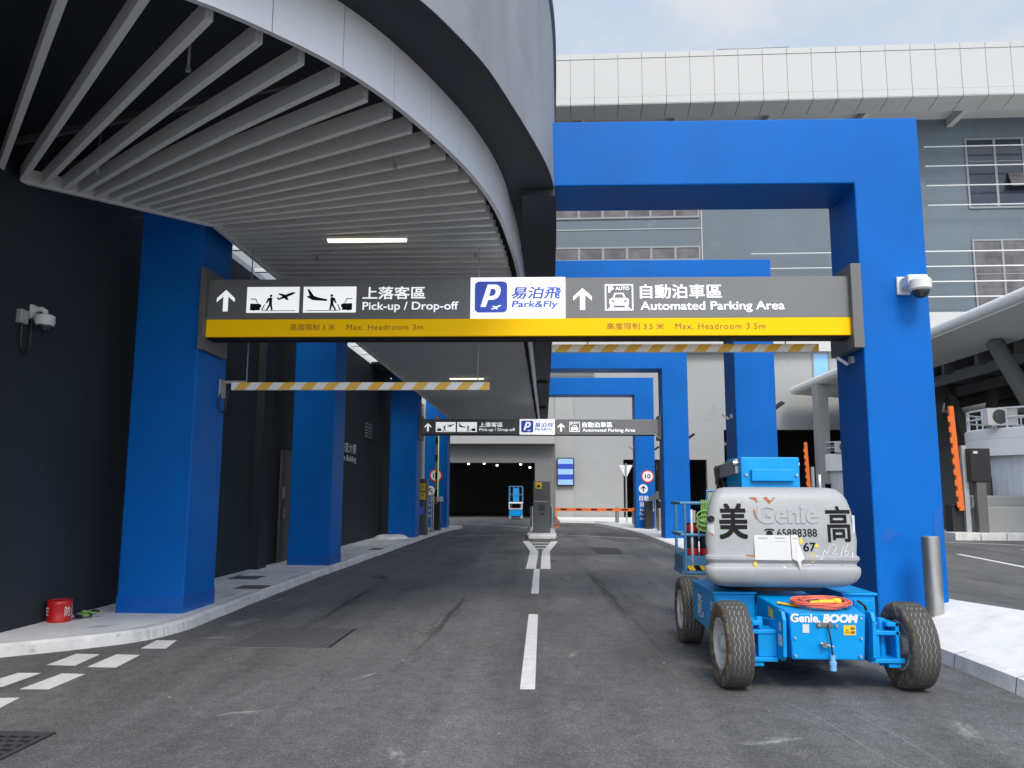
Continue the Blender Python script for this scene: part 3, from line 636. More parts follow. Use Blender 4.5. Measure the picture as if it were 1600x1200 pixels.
    for a in ([(631, 12), (675, 12), (675, 14), (631, 14)], [(631, 52), (675, 52), (675, 54), (631, 54)], [(631, 14), (633, 14), (633, 52), (631, 52)], [(673, 14), (675, 14), (675, 52), (673, 52)]): flat(b, a, f)
    text(b, 'P', 636.5, 644.5, 40.5, 50.5, f, bold=.05); text(b, 'AUTO', 647.5, 669, 44.5, 50, f, bold=.02)
    flat(b, [(640, 20), (666, 20), (668, 22), (668, 30), (664, 32), (642, 32), (638, 30), (638, 22)], f)
    flat(b, [(643, 32), (645, 32), (648, 38), (658, 38), (661, 32), (663, 32), (660, 40), (646, 40)], f)
    flat(b, [(639, 17), (644, 17), (644, 20), (639, 20)], f); flat(b, [(662, 17), (667, 17), (667, 20), (662, 20)], f)
    flat(b, [(636, 15), (670, 15), (670, 16.3), (636, 16.3)], f)
    p = b.build('auto_pictogram', 'sign_white', t)
    b = MB(); flat(b, [(641, 26), (646, 25), (646, 27.5), (641, 29)], F(.0075)); flat(b, [(660, 25), (665, 26), (665, 29), (660, 27.5)], F(.0075)); b.build('car_lights', 'sign_grey', p)
    return t
gantry(10.05, -4.36, 3.87, 4.366, 'large overhead sign with a yellow headroom board, in front', True, -4.43, 4.0, 3.57)
gantry(28.2, -4.3, 4.06, 4.235, 'smaller looking grey overhead sign farther away, without a yellow board', False, -4.38, 4.15, 3.66)

# ================================================================== HEADROOM BARS
def hbar(x0, x1, y_, z0, hang, label):
    t = thing('headroom_bar', ((x0 + x1) / 2, y_, z0), label, 'barrier bar', 'striped headroom bars')
    h = .105; MB().box(x0, x1, y_, y_ + .06, z0, z0 + h).build('bar', 'bar_white', t, bevel=.004)
    b = MB(); p = .305; x = x0 + .04
    while x < x1 - .06:
        a, c = x, x + .155
        q = [(a, z0 + .001), (min(c, x1), z0 + .001), (min(c + .09, x1), z0 + h - .001), (min(a + .09, x1), z0 + h - .001)]
        b.prism(q, 'xz', y_ - .003, y_ - .0005); x += p
    b.build('stripes', 'bar_yellow', t)
    for hx, top in hang:
        b = MB(); z = z0 + h
        while z < top:
            b.cyl((hx, y_ + .03, z), (hx, y_ + .03, min(z + .034, top)), .006, .010, 6); z += .034
        b.build('chain', 'galv', t)
    return t
hbar(-4.26, -.72, 10.72, 3.0, ((-4.06, 4.98), (-.88, 4.98)), 'striped yellow and white headroom bar hanging on chains over the left lane')
hbar(.12, 3.62, 10.5, 3.475, ((.6, 3.62), (3.2, 3.62)), 'striped yellow and white headroom bar close under the sign over the right lane')

# ================================================================== TERMINAL BUILDING (far)
tb = thing('terminal_building', (5, 57, 0), 'large terminal building with white roof band and blue grey cladding across the road end', 'building')
YW = 55.0
ops = [(-6.62, -.48, 3.75), (5.53, 11.14, 4.0), (12.32, 45, 6.02)]
b = MB(); zt = 11.3; x = -40
for a, c, z in ops: b.box(x, a, YW, YW + .5, 0, zt); b.box(a, c, YW, YW + .5, z, zt); x = c
b.box(x, 70, YW, YW + .5, 0, zt); b.build('lower_wall', 'wall_lt', tb)
b = MB()
for a, c, z in ops:
    d = 14; b.box(a - 4, c + 4, YW + d, YW + d + .2, 0, z + 1.2); b.box(a - 4.2, a - 4, YW + .5, YW + d, 0, z + 1.2); b.box(c + 4, c + 4.2, YW + .5, YW + d, 0, z + 1.2); b.box(a - 4, c + 4, YW + .5, YW + d, z + 1.0, z + 1.2)
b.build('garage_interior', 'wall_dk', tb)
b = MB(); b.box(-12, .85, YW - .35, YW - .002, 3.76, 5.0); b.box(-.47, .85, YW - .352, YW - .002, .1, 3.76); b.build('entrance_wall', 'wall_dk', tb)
b = MB(); b.box(-12, .9, YW - 1.3, YW - .36, 5.0, 6.1); b.build('entrance_canopy', 'wall_lt2', tb)
b = MB(); b.box(.9, 2.15, YW - .12, YW - .002, 0.1, 8.6); b.build('pilaster', 'wall_lt2', tb)
b = MB(); b.box(-40, 70, YW - .5, YW + .4, zt, 12.1); b.box(24.9, 70, YW - .6, YW + .3, 12.102, 13.9); b.build('white_band', 'white', tb)
b = MB(); b.box(-40, 70, YW + .05, YW + .5, 12.1, 28.2); b.build('upper_wall', 'slate', tb)
b = MB()
for z in (18.6, 21.6): pass
for x_ in (11.2,): b.box(x_, x_ + .08, YW, YW + .052, 12.2, 26)
for z in (20.2, 17.6, 22.3): b.box(-20, 11.2, YW, YW + .052, z, z + .06)
b.build('cladding_joint', 'joint', tb)
def window(x0, x1, z0, z1, nx, nz, glass, hopper=None):
    f = MB(); fw_ = .13
    f.box(x0, x1, YW - .05, YW + .06, z0, z0 + fw_); f.box(x0, x1, YW - .05, YW + .06, z1 - fw_, z1)
    for i in range(nx + 1):
        x = x0 + (x1 - x0 - fw_) * i / nx; f.box(x, x + fw_ * (1.3 if 0 < i < nx else 1), YW - .052, YW + .058, z0 + fw_, z1 - fw_)
    for j in range(1, nz):
        z = z0 + (z1 - z0) * j / nz
        for i in range(nx):
            xa = x0 + (x1 - x0 - fw_) * i / nx + fw_ * 1.35; xb = x0 + (x1 - x0 - fw_) * (i + 1) / nx - .005; f.box(xa, xb, YW - .03, YW + .05, z - .03, z + .03)
    o = f.build('window', 'winframe', tb)
    MB().box(x0 + .02, x1 - .02, YW + .0, YW + .045, z0 + .02, z1 - .02).build('pane', glass, o)
    if hopper:
        hx0, hx1, hz0, hz1 = hopper; b = MB(); b.hexa([(hx0, YW - .55, hz0), (hx1, YW - .55, hz0), (hx1, YW - .5, hz0), (hx0, YW - .5, hz0), (hx0, YW - .1, hz1), (hx1, YW - .1, hz1), (hx1, YW - .05, hz1), (hx0, YW - .05, hz1)]); b.build('hopper', 'glass_brown', o)
    return o
for k in range(4): window(29.5 + k * 9.6, 37.2 + k * 9.6, 21.3, 26.4, 4, 3, 'glass', (32.2, 33.9, 22.7, 23.8) if k == 0 else None)
for k in range(4): window(29.5 + k * 9.6, 37.2 + k * 9.6, 14.2, 19.1, 4, 2, 'glass_brown')
window(-4.2, 11.1, 21.0, 22.05, 9, 1, 'glass_brown'); window(-4.2, 11.1, 17.9, 18.95, 9, 1, 'glass_brown')
b = MB(); b.box(18.5, 19.45, YW - .03, YW - .001, 8.6, 11.2); o = b.build('window', 'glass_blue', tb)
b = MB(); b.box(18.4, 18.5, YW - .06, YW - .001, 8.5, 11.25); b.box(19.45, 19.55, YW - .06, YW - .001, 8.5, 11.25); b.build('frame', 'winframe', o)
b = MB()
for i in range(5): b.box(.6, 3.55, YW - .08, YW - .001, 9.72 + i * .105, 9.78 + i * .105)
b.box(.5, .6, YW - .1, YW - .001, 9.65, 10.3); b.box(3.55, 3.65, YW - .1, YW - .001, 9.65, 10.3); b.build('louvre', 'winframe', tb)
for x, z in ((26.4, 25.5), (26.4, 24.1), (26.4, 22.7), (26.4, 21.3), (14.4, 18.05), (14.4, 17.0), (14.4, 15.95), (14.4, 14.9)):
    MB().cyl((x, YW - .8, z), (70, YW - .8, z), .045, seg=8).build('sunshade_rail', 'white_tr', tb)
# roof: overhanging white band with panel joints
b = MB(); YR = 51.0; x = -20.35
b2 = MB(); b2.box(-40, 70, YR + .05, YW + 8, 28.2, 31.0); b2.build('roof', 'joint', tb)
while x < 70:
    b.box(x + .014, x + 1.586, YR, YR + .05, 28.12, 30.83); b.box(x + .014, x + 1.586, YR - .02, YR + .05, 27.62, 28.1); b.box(x + .014, x + 1.586, YR - .03, YR + .3, 30.86, 31.25); x += 1.6
b.build('roof_band', 'white', tb)
b = MB(); x = -20.35
while x < 70:
    b.hexa([(x + .02, YR, 27.55), (x + 1.58, YR, 27.55), (x + 1.58, YR + 1.6, 27.3), (x + .02, YR + 1.6, 27.3), (x + .02, YR, 27.62), (x + 1.58, YR, 27.62), (x + 1.58, YR + 1.6, 27.62), (x + .02, YR + 1.6, 27.62)]); x += 1.6
b.build('roof_soffit', 'wall_lt2', tb)
b = MB(); b.box(-40, 70, YR + 1.6, YW + .3, 27.9, 28.2); 
b.build('roof_deck', 'white', tb)
for k in range(12): MB().box(-10 + k * 6.4, -9.6 + k * 6.4, YR + 1.6, YW + .04, 27.3, 27.898).build('roof_rib', 'white', tb)
# handrail on the roof, garage lights, wall screen
tb.rotation_euler.z = -R(1.5)
t = thing('roof_handrail', (14, 52.3, 31.2), 'thin metal handrail standing on the far white roof', 'handrail')
b = MB(); b.cyl((12.0, 52.0, 32.0), (16.9, 52.0, 32.1), .035, seg=8); b.build('rail', 'galv', t)
b = MB(); b.cyl((11.6, 51.8, 31.2), (12.0, 52.0, 32.0), .035, seg=8); b.build('post', 'galv', t)
b = MB(); b.cyl((16.6, 51.8, 31.2), (16.9, 52.0, 32.1), .035, seg=8); b.build('post', 'galv', t)
glab = ['garage ceiling lamp nearest the left wall of the dark entrance', 'bright garage ceiling lamp second from the left', 'lower garage ceiling lamp third from the left', 'garage ceiling lamp fourth from the left', 'garage ceiling lamp above the small scissor lift', 'lamp seen inside the doorway right of the far blue column', 'lower lamp seen inside the doorway right of the far blue column', 'lamp seen inside the narrow doorway by the lift platform']
for k, (x, y_, z) in enumerate(((-5.4, 58.5, 3.75), (-4.15, 57.0, 3.72), (-3.4, 60, 3.7), (-1.6, 58.5, 3.72), (-.95, 60, 3.55), (7.9, 58, 3.5), (7.9, 60, 3.2), (10.3, 58.5, 3.6))):
    t = thing('ceiling_lamp', (x, y_, z), glab[k], 'ceiling lamp', 'garage ceiling lamps')
    MB().cyl((x, y_, z + .1), (x, y_, 4.75 if k < 5 else 5.0), .03, seg=8).build('stem', 'black_pl', t)
    MB().cyl((x, y_, z), (x, y_, z + .1), .065, .09, 16).build('lamp', 'lamp', t)
t = thing('wall_screen', (1.55, 54.7, 2.2), 'blue banded information screen on the grey pilaster', 'screen')
MB().box(.95, 2.13, 54.70, 54.86, 2.18, 4.1).build('casing', 'black_pl', t, bevel=.02)
b = MB(); b2 = MB(); zs = [2.28, 2.62, 2.97, 3.33, 3.68, 4.02]
for i in range(5): (b2 if i % 2 == 0 else b).box(1.03, 2.05, 54.685, 54.699, zs[i], zs[i + 1])
b.build('dark_band', 'screen_dk', t); b2.build('light_band', 'screen_lt', t)

# ================================================================== PASSENGER CANOPY AND BOOTHS ON THE RIGHT
rc = thing('roadside_canopy', (26, 35, 0), 'white edged canopy with dark trusses over booths on the right', 'canopy')
EX = 16.2; b = MB(); b.box(EX + .3, 60, 8, 53.4, 8.34, 8.7); b.cyl((EX + .32, 8, 8.5), (EX + .32, 53.2, 8.5), .23, seg=20)
b.build('roof', 'edge_white', rc)
b = MB(); b.hexa([(EX + .3, 8, 8.2), (EX + 3.1, 8, 7.9), (EX + 3.1, 52.4, 7.9), (EX + .3, 53.3, 8.25), (EX + .3, 8, 8.33), (EX + 3.1, 8, 8.33), (EX + 3.1, 52.4, 8.33), (EX + .3, 53.3, 8.33)])
b.build('underside_panel', 'under_panel', rc)
b = MB(); b.box(EX + 3.1, 60, 8, 52.6, 8.1, 8.33)
for k in range(15):
    y_ = 9 + k * 3.0; b.beam((EX + 3.1, y_, 7.7), (60, y_, 7.7), .25, .5)
for k in range(9): b.beam((EX + 3.6 + k * 3, 8, 7.3), (EX + 3.6 + k * 3, 52, 7.3), .22, .5)
b.build('truss', 'truss', rc)
b = MB(); b.box(16.25, 16.95, 48.0, 48.7, 0.05, 8.2); b.build('post', 'wall_lt2', rc)
for (p, q) in (((18.45, 33, 7.95), (20.6, 33, 3.5)), ((22.3, 45, 7.8), (20.9, 45, 4.2)), ((22.3, 45, 7.8), (23.6, 45, 4.2)), ((25, 45, 7.6), (24.2, 45, 4.2))):
    MB().cyl(p, q, .33 if p[1] < 40 else .28, seg=18).build("strut", "wall_dk" if p[1] < 40 else "truss", rc)
b = MB(); b.box(19.2, 40, 46.6, 47, 0.05, 5.2); b.box(18.6, 60, 47, 47.4, 0.05, 6.4); b.build('back_wall', 'wall_dk', rc)
def booth(cx, cy, rad, label, z0=.05):
    t = thing('toll_booth', (cx, cy, z0), label, 'booth', 'round toll booths')
    b = MB(); b.lathe([(rad - .25, z0), (rad - .25, 3.05)], (cx, cy, 0), seg=48); b.build('drum', 'drum', t)
    b = MB(); b.lathe([(rad - .25, 3.051), (rad, 3.055), (rad, 3.62), (rad - .012, 3.63), (rad - .012, 3.65), (rad, 3.66), (rad, 3.98), (rad - .05, 4.03)], (cx, cy, 0), seg=48); b.build('crown', 'edge_white', t)
    b = MB()
    for z in (4.40, 4.72): b.tube([(cx + (rad - .1) * math.cos(R(a)), cy + (rad - .1) * math.sin(R(a)), z) for a in range(0, 360, 10)], .035, 8, True)
    for a in range(0, 360, 24): b.cyl((cx + (rad - .1) * math.cos(R(a)), cy + (rad - .1) * math.sin(R(a)), 4.0), (cx + (rad - .1) * math.cos(R(a)), cy + (rad - .1) * math.sin(R(a)), 4.72), .035, seg=8)
    b.build('railing', 'white_tr', t)
    w0 = MB(); w0.box(cx - rad - .02, cx - rad + .32, cy - .5, cy + .55, 1.25, 2.3); w0.build('window', 'glass', t)
    return t
booth(18.2, 30.2, 2.35, 'large round grey booth with a white crown near the right edge')
booth(18.85, 48.5, 2.3, 'distant round booth with white crown, left of the tall blue column')
for k, (x, y_) in enumerate(((15.95, 28.9), (17.1, 46.9))):
    t = thing('air_conditioner', (x, y_, 4.03), ('air conditioning unit on top of the large booth near the right edge', 'air conditioning unit on top of the distant booth')[k], 'air conditioner', 'rooftop air conditioners')
    MB().box(x - .2, x + .85, y_, y_ + .36, 4.1, 4.72).build('casing', 'cam_white', t, bevel=.02); b = MB(); b.box(x - .1, x, y_, y_ + .36, 4.03, 4.1); b.box(x + .65, x + .75, y_, y_ + .36, 4.03, 4.1); b.build('feet', 'galv', t)
    b = MB(); c = (x + .22, y_ - .012, 4.41)
    for r_ in (.07, .13, .19, .25): b.tube([(c[0] + r_ * math.cos(R(a)), c[1], c[2] + r_ * math.sin(R(a))) for a in range(0, 360, 15)], .008, 5, True)
    b.build('fan_grille', 'black_pl', t)
    MB().cyl((c[0], y_ - .004, c[2]), (c[0], y_ - .001, c[2]), .26, seg=28).build('fan', 'sign_frame', t)
# crash nose in front of the big booth
t = thing('concrete_barrier', (15.2, 27, 0), 'flared grey concrete nose in front of the large booth', 'barrier')
prof = [(13.45, .4), (13.7, .5), (13.88, .75), (13.96, 1.0), (14.0, 1.28), (14.2, 1.28), (19.5, 1.28), (19.5, .4)]
MB().prism(prof, 'xz', 27.0, 28.2).build('nose', 'wall_lt2', t, bevel=.05, seg=3); MB().prism([(14.6, .25), (14.7, 1.64), (20, 1.64), (20, .25)], 'xz', 28.25, 28.7).build('upper_wall', 'wall_lt2', t, bevel=.05)
b = MB()
for k in range(9): b.box(13.0 + k * .8, 13.78 + k * .8, 26.2, 26.98, .15, .47)
b.build('kerb', 'kerb', t, bevel=.02)
def raised_arm(x, y_, z0, h, label, box):
    t = thing('raised_barrier', (x, y_, .2), label, 'barrier', 'orange raised barrier arms')
    b = MB(); lean = -.13 * h / 3.4
    b.beam((x, y_, z0), (x + lean, y_, z0 + h), .10, .16, up=(1, 0, 0)); n = 9
    b.build('arm', 'orange', t, bevel=.01)
    b = MB()
    for k in range(n):
        u = (k + .3) / (n + .8); px = x + lean * u - .09; pz = z0 + h * u; b.beam((px, y_ - .03, pz), (px - .01, y_ - .03, pz + h * .055), .05, .10, up=(1, 0, 0))
    b.build('skirt_link', 'orange', t)
    b = MB(); b.box(x + .12, x + .27, y_ - .02, y_ + .12, .1, z0 + h * .62); b.build('post', 'galv', t)
    b = MB(); b.box(x - .25, x + .3, y_ + .13, y_ + .6, .1, z0 + .2); b.build('housing', 'black_pl', t, bevel=.02)
    return t
raised_arm(13.55, 26.8, 1.15, 3.4, 'tall orange raised barrier arm beside the big booth at the right', True)
raised_arm(14.5, 44.5, 1.0, 3.5, 'distant orange raised barrier arm left of the tall blue column', True)
t = thing('payment_cabinet', (14.15, 27, .3), 'black hanging cabinet beside the orange raised arm', 'cabinet')
MB().box(13.78, 14.42, 26.5, 26.9, 2.08, 3.15).build('cabinet', 'black_pl', t, bevel=.02); MB().box(13.88, 14.02, 26.48, 26.499, 2.98, 3.06).build('sticker', 'paper', t); MB().box(13.95, 14.25, 26.55, 26.8, .25, 2.08).build('pedestal', 'sign_frame', t)

# ================================================================== TOLL ISLAND, MACHINES
isl = MB(); P = [(-.52, 29.5), (.44, 29.5), (.52, 30.0), (.47, 38.0), (-.52, 38.0), (-.6, 30.0)]
isl.prism(P, 'xy', 0, .16); o = isl.build('island', 'kerb', bevel=.04, seg=3); tag(o, 'raised concrete island under the ticket machine in mid road', 'island', kind='structure')
t = thing('ticket_machine', (-.04, 31, .16), 'tall dark grey ticket machine on the mid road island', 'ticket machine', 'dark grey ticket machines')
MB().box(-.37, .29, 31.0, 31.55, .16, 2.11).build('cabinet', 'darkbox', t, bevel=.02); MB().box(-.3, .22, 30.99, 31.0, 1.33, 1.36).build('trim', 'galv', t)
MB().box(-.28, -.04, 30.985, 30.999, 1.83, 2.07).build('yellow_sign', 'yellow', t); b = MB(); b.box(-.23, -.09, 30.97, 30.984, 1.88, 1.93); b.box(-.2, -.1, 30.97, 30.984, 1.93, 1.97); b.build('car_symbol', 'sign_black', t)
b = MB(); b.box(-.16, .08, 30.985, 30.999, 1.0, 1.25); b.build('display', 'glass', t); MB().box(-.1, .06, 30.98, 30.999, .84, .9).build('card_slot', 'black_pl', t)
t = thing('ticket_machine', (-4.3, 29.6, .13), 'dark ticket machine with two yellow pictogram plates beside the third left column', 'ticket machine', 'dark grey ticket machines')
MB().box(-4.68, -4.24, 29.5, 30.0, .13, 2.15).build('cabinet', 'darkbox', t, bevel=.02)
for z in (1.72, 1.40): 
    p = MB().box(-4.6, -4.28, 29.485, 29.499, z, z + .27).build('yellow_sign', 'yellow', t); b = MB(); g = lambda u, v, z=z: (-4.6 + u * .0037, 29.48, z + v * .0058); small_plane(b, 60, 28, .9, g, 20 if z > 1.5 else -15); flat(b, [(12, 6), (30, 6), (27, 22), (18, 30), (14, 22)], g); b.build('figure', 'sign_black', p)
MB().box(-4.58, -4.36, 29.485, 29.499, .85, 1.15).build('display', 'logo_blue', t)
# barriers
t = thing('barrier_gate', (4.3, 36.2, 0), 'lowered orange barrier arm across the right lane with its black motor post', 'barrier')
ax0, ax1, yb = .55, 4.42, 36.4
MB().box(ax0, ax1, yb, yb + .06, .88, 1.02).build('arm', 'orange', t)
b = MB()
for k in range(6): b.box(ax0 + .25 + k * .68, ax0 + .52 + k * .68, yb - .004, yb - .001, .92, .985)
b.build('arm_marks', 'sign_black', t)
MB().box(4.42, 4.75, 35.2 + .0, 35.7, .13, 1.35).build('motor_post', 'black_pl', t, bevel=.02)
b = MB(); b.cyl((.62, yb + .03, .16), (.62, yb + .03, .9), .03, seg=10); b.box(.5, .74, yb - .1, yb + .15, .16, .2); b.build('arm_rest', 'orange', t); 
t = thing('card_reader', (4.9, 35.0, .13), 'steel card reader post beside the black barrier motor', 'card reader')
b = MB(); b.cyl((4.82, 35.0, .13), (4.82, 35.0, 1.5), .04, seg=12); b.tube([(5.1, 34.6, .13), (5.1, 34.6, 1.25), (4.95, 34.75, 1.4)], .035, 10); b.build('post', 'steel', t)
b = MB(); b.hexa([(4.55, 34.7, 1.35), (4.95, 34.7, 1.45), (4.95, 35.1, 1.5), (4.55, 35.1, 1.4), (4.55, 34.7, 1.42), (4.95, 34.7, 1.75), (4.95, 35.1, 1.8), (4.55, 35.1, 1.47)]); b.build('reader_head', 'darkbox', t)
t = thing('raised_barrier', (-4.35, 33.2, .13), 'thin raised barrier arm with a lime light strip by the left kerb', 'barrier', 'orange raised barrier arms')
MB().box(-4.47, -4.22, 33.2, 33.6, .13, 1.3).build('motor_post', 'black_pl', t, bevel=.02); b = MB(); b.beam((-4.38, 33.15, 1.2), (-4.38, 33.15, 4.85), .10, .05); b.build('arm', 'rust', t)
b = MB(); 
for k in range(5): b.box(-4.435, -4.33, 33.115, 33.122, 1.5 + k * .72, 1.78 + k * .72)
b.build('arm_marks', 'sign_black', t); MB().cyl((-4.31, 33.13, 1.5), (-4.31, 33.13, 4.1), .02, seg=8).build('light_strip', 'cord_lime', t)
sb = None
spost = ['steel post at the left kerb beside the raised barrier', 'second steel post at the left kerb by the raised barrier']
for k, (x, y_) in enumerate(((-4.44, 32.2), (-4.32, 31.9))):
    b = MB(); b.cyl((x, y_, .13), (x, y_, .17), .08, seg=16); b.cyl((x, y_, .17), (x, y_, 1.6), .03, seg=12); o = b.build('steel_post', 'steel'); tag(o, spost[k], 'post', 'thin steel posts by the left kerb')
# discs and letters on the far columns
def disc_sign(cx, y_, z, r, label, kind, group):
    t = thing('speed_sign' if kind == 'speed' else 'arrow_sign', (cx, y_, z - r), label, 'sign', group); f = lambda o: (lambda u, v: (u, y_ - o, v))
    if kind == 'speed':
        MB().cyl((cx, y_, z), (cx, y_ - .02, z), r, seg=40).build('rim', 'sign_red', t); MB().cyl((cx, y_ - .02, z), (cx, y_ - .024, z), r * .80, seg=40).build('face', 'sign_matte', t)
        b = MB(); text(b, '10', cx - r * .42, cx + r * .42, z - r * .32, z + r * .34, f(.027), bold=.02); b.build('digits', 'sign_black', t)
    else:
        MB().cyl((cx, y_, z), (cx, y_ - .02, z), r, seg=36).build('face', 'sign_matte', t)
        a = kind; P_ = [(0, .7), (.55, .12), (.55, -.14), (.12, .26), (.12, -.7), (-.12, -.7), (-.12, .26), (-.55, -.14), (-.55, .12)]
        c, s_ = math.cos(R(a)), math.sin(R(a)); b = MB(); flat(b, [(cx + r * (x * c - v * s_), z + r * (x * s_ + v * c)) for x, v in P_], f(.024)); b.build('arrow', 'sign_black', t)
disc_sign(4.65, 36, 2.43, .29, 'round speed limit 10 disc on the far right blue column', 'speed', 'speed limit discs on the far columns')
disc_sign(-4.78, 36, 2.43, .29, 'round speed limit 10 disc on the far left blue column', 'speed', 'speed limit discs on the far columns')
disc_sign(4.45, 36, 1.88, .20, 'white disc with upward arrow on the far right blue column', 0, 'arrow discs on the far columns')
disc_sign(-5.02, 36, 1.76, .21, 'white disc with slanting arrow on the far left blue column', 45, 'arrow discs on the far columns')
f = lambda u, v: (u, 35.995, v)
b = MB(); text(b, '自動', 4.27, 4.68, 1.36, 1.58, f, bold=.015); text(b, '泊車區', 4.27, 4.88, 1.09, 1.31, f, bold=.015); text(b, 'Automated', 4.27, 4.9, .90, 1.03, f, bold=.01); text(b, 'Parking', 4.27, 4.72, .68, .84, f, bold=.01); text(b, 'Area', 4.27, 4.54, .52, .64, f, bold=.01)
tag(b.build('wall_lettering', 'sign_matte'), 'white lettering naming the automated parking area on the far right column', 'lettering')
b = MB(); text(b, '上落客區', -5.22, -4.42, 1.28, 1.5, f, bold=.015); text(b, 'Pick-up /', -5.22, -4.75, 1.03, 1.2, f, bold=.01); text(b, 'Drop-off', -5.22, -4.75, .80, .97, f, bold=.01); text(b, 'Area', -5.22, -4.95, .60, .74, f, bold=.01)
tag(b.build('wall_lettering', 'sign_matte'), 'white lettering naming the drop-off area on the far left column', 'lettering')
# give way sign seen from the back
t = thing('give_way_sign', (4.62, 45, 0), 'inverted triangle sign seen from its pale back, behind the far right column', 'sign')
MB().cyl((4.62, 45, .0), (4.62, 45, 3.35), .045, seg=12).build('post', 'galv', t); MB().prism([(4.24, 3.26), (5.0, 3.26), (4.62, 2.5)], 'xz', 45.06, 45.09).build('plate', 'under_panel', t)
# far pale pavement behind the barrier
b = MB(); b.prism([(1.0, 47.5), (3.0, 46.6), (4.6, 43.2), (5.5, 42.2), (6, 54.9), (.9, 54.9)], 'xy', 0, .12); tag(b.build('pavement', 'pave_light', origin=(3, 50, 0)), 'pale concrete apron behind the lowered barrier', 'pavement', kind='structure')
# bollards
bl0 = None
blab = ['brushed steel bollard in front of the tall right blue column', 'thin steel bollard just right of the third right column', 'steel bollard behind the lowered barrier, nearest the give way sign', 'steel bollard between the give way sign and the far blue column', 'steel bollard touching the left edge of the far blue column', 'steel bollard behind the lowered barrier, left of the give way sign', 'steel bollard half hidden by the left side of the mid road ticket machine', 'steel bollard right of the mid road ticket machine', 'steel bollard between the far two right blue columns']
for k, (x, y_, z, h, r_) in enumerate(((4.45, 9.55, .23, .92, .098), (5.22, 28.4, .16, 1.0, .11), (4.75, 42.6, .03, 1.0, .10), (4.5, 40.2, .03, 1.0, .10), (4.35, 38.2, .03, 1.0, .10), (3.95, 43.4, .03, 1.0, .10), (-.47, 36.5, .15, 1.1, .10), (.4, 35.2, .15, 1.1, .10), (4.75, 33.3, .15, 1.0, .10))):
    if k == 0:
        t = bl0 = thing('bollard', (x, y_, z), blab[0], 'bollard', 'steel bollards')
        b = MB(); b.lathe([(r_, -.12), (r_, h - .012), (r_ - .012, h)], (x, y_, z), seg=40); b.build('post', 'steel', t)
        b = MB(); b.lathe([(.19, -.10), (.19, .008), (r_ + .02, .03)], (x, y_, z), seg=36); b.build('collar', 'galv', t)
    else: copy_tree(bl0, (x, y_, z), label=blab[k])
# cement heap
b = MB(); random.seed(5)
for k in range(5): b.sphere((-5.05 + random.uniform(-.2, .2), 27.0 + random.uniform(-.3, .3), .13), random.uniform(.16, .3), 14, 6, -.1, 1, 1.3, 1.2, .5)
tag(b.build('cement_heap', 'pave'), 'small heap of cement on the left pavement before the third column', 'heap')

# ================================================================== CAMERAS AND FLOODLIGHTS
t = thing('security_camera', (-5.6, 8.95, 3.45), 'white dome camera with cable and junction box on the dark left wall', 'camera')
MB().box(WX, WX + .03, 8.53, 8.65, 3.52, 3.68).build('wall_plate', 'cam_white', t, bevel=.008)
b = MB(); b.tube([(WX + .02, 8.59, 3.62), (WX + .11, 8.59, 3.635), (WX + .15, 8.59, 3.61), (WX + .155, 8.59, 3.56)], .03, 12); b.build('arm', 'cam_white', t)
b = MB(); b.lathe([(.07, .12), (.100, .105), (.104, .03), (.09, .0)], (WX + .155, 8.59, 3.45), seg=28); b.build('housing', 'cam_white', t)
b = MB(); b.sphere((WX + .155, 8.59, 3.45), .072, 24, 8, -1, 0); b.build('dome', 'dome', t)
MB().box(WX, WX + .06, 8.32, 8.45, 3.43, 3.58).build('junction_box', 'galv', t, bevel=.006)
b = MB(); b.tube([(WX + .03, 8.39, 3.44)] + [(WX + .03, 8.47 - .08 * math.cos(R(a)), 3.25 - .14 * math.sin(R(a))) for a in range(0, 181, 15)] + [(WX + .03, 8.55, 3.53)], .011, 8); b.build('cable', 'black_pl', t)
t = thing('security_camera', (4.6, 9.9, 4.0), 'white dome camera on the front of the tall right blue column', 'camera')
MB().box(4.44, 4.60, 9.96, 10.0, 4.10, 4.33).build('wall_plate', 'cam_white', t, bevel=.01); MB().box(4.47, 4.72, 9.72, 9.96, 4.16, 4.30).build('arm', 'cam_white', t, bevel=.025, seg=3)
b = MB(); b.lathe([(.115, .14), (.13, .12), (.128, .02), (.11, .0)], (4.61, 9.72, 4.09), seg=28); b.build('housing', 'cam_white', t); b = MB(); b.sphere((4.61, 9.72, 4.09), .10, 24, 8, -1, 0); b.build('dome', 'dome', t)
t = thing('security_camera', (-4.3, 10.75, 3.05), 'small grey camera bracket with looped cable by the left end of the hanging bar', 'camera')
MB().box(-4.43, -4.40, 10.7, 10.9, 2.9, 3.15).build('wall_plate', 'galv', t, bevel=.008); MB().box(-4.40, -4.1, 10.79, 10.83, 3.10, 3.14).build('arm', 'galv', t, bevel=.008)
b = MB(); b.tube([(-4.39, 10.7 , 2.95)] + [(-4.36 - .05 * math.cos(R(a)), 10.70, 2.85 - .16 * math.sin(R(a))) for a in range(0, 181, 20)] + [(-4.3, 10.72, 3.0)], .012, 8); b.build('cable', 'black_pl', t)
fl = ['small floodlight under the sign bracket on the tall right column', 'small floodlight on the left face of the second right column', 'black floodlight on the outer side of the second right column', 'floodlight on the left face of the third right column', 'black floodlight on the outer side of the third right column', 'black floodlight on the outer side of the far right column', 'floodlight on the inner side of the far right column']
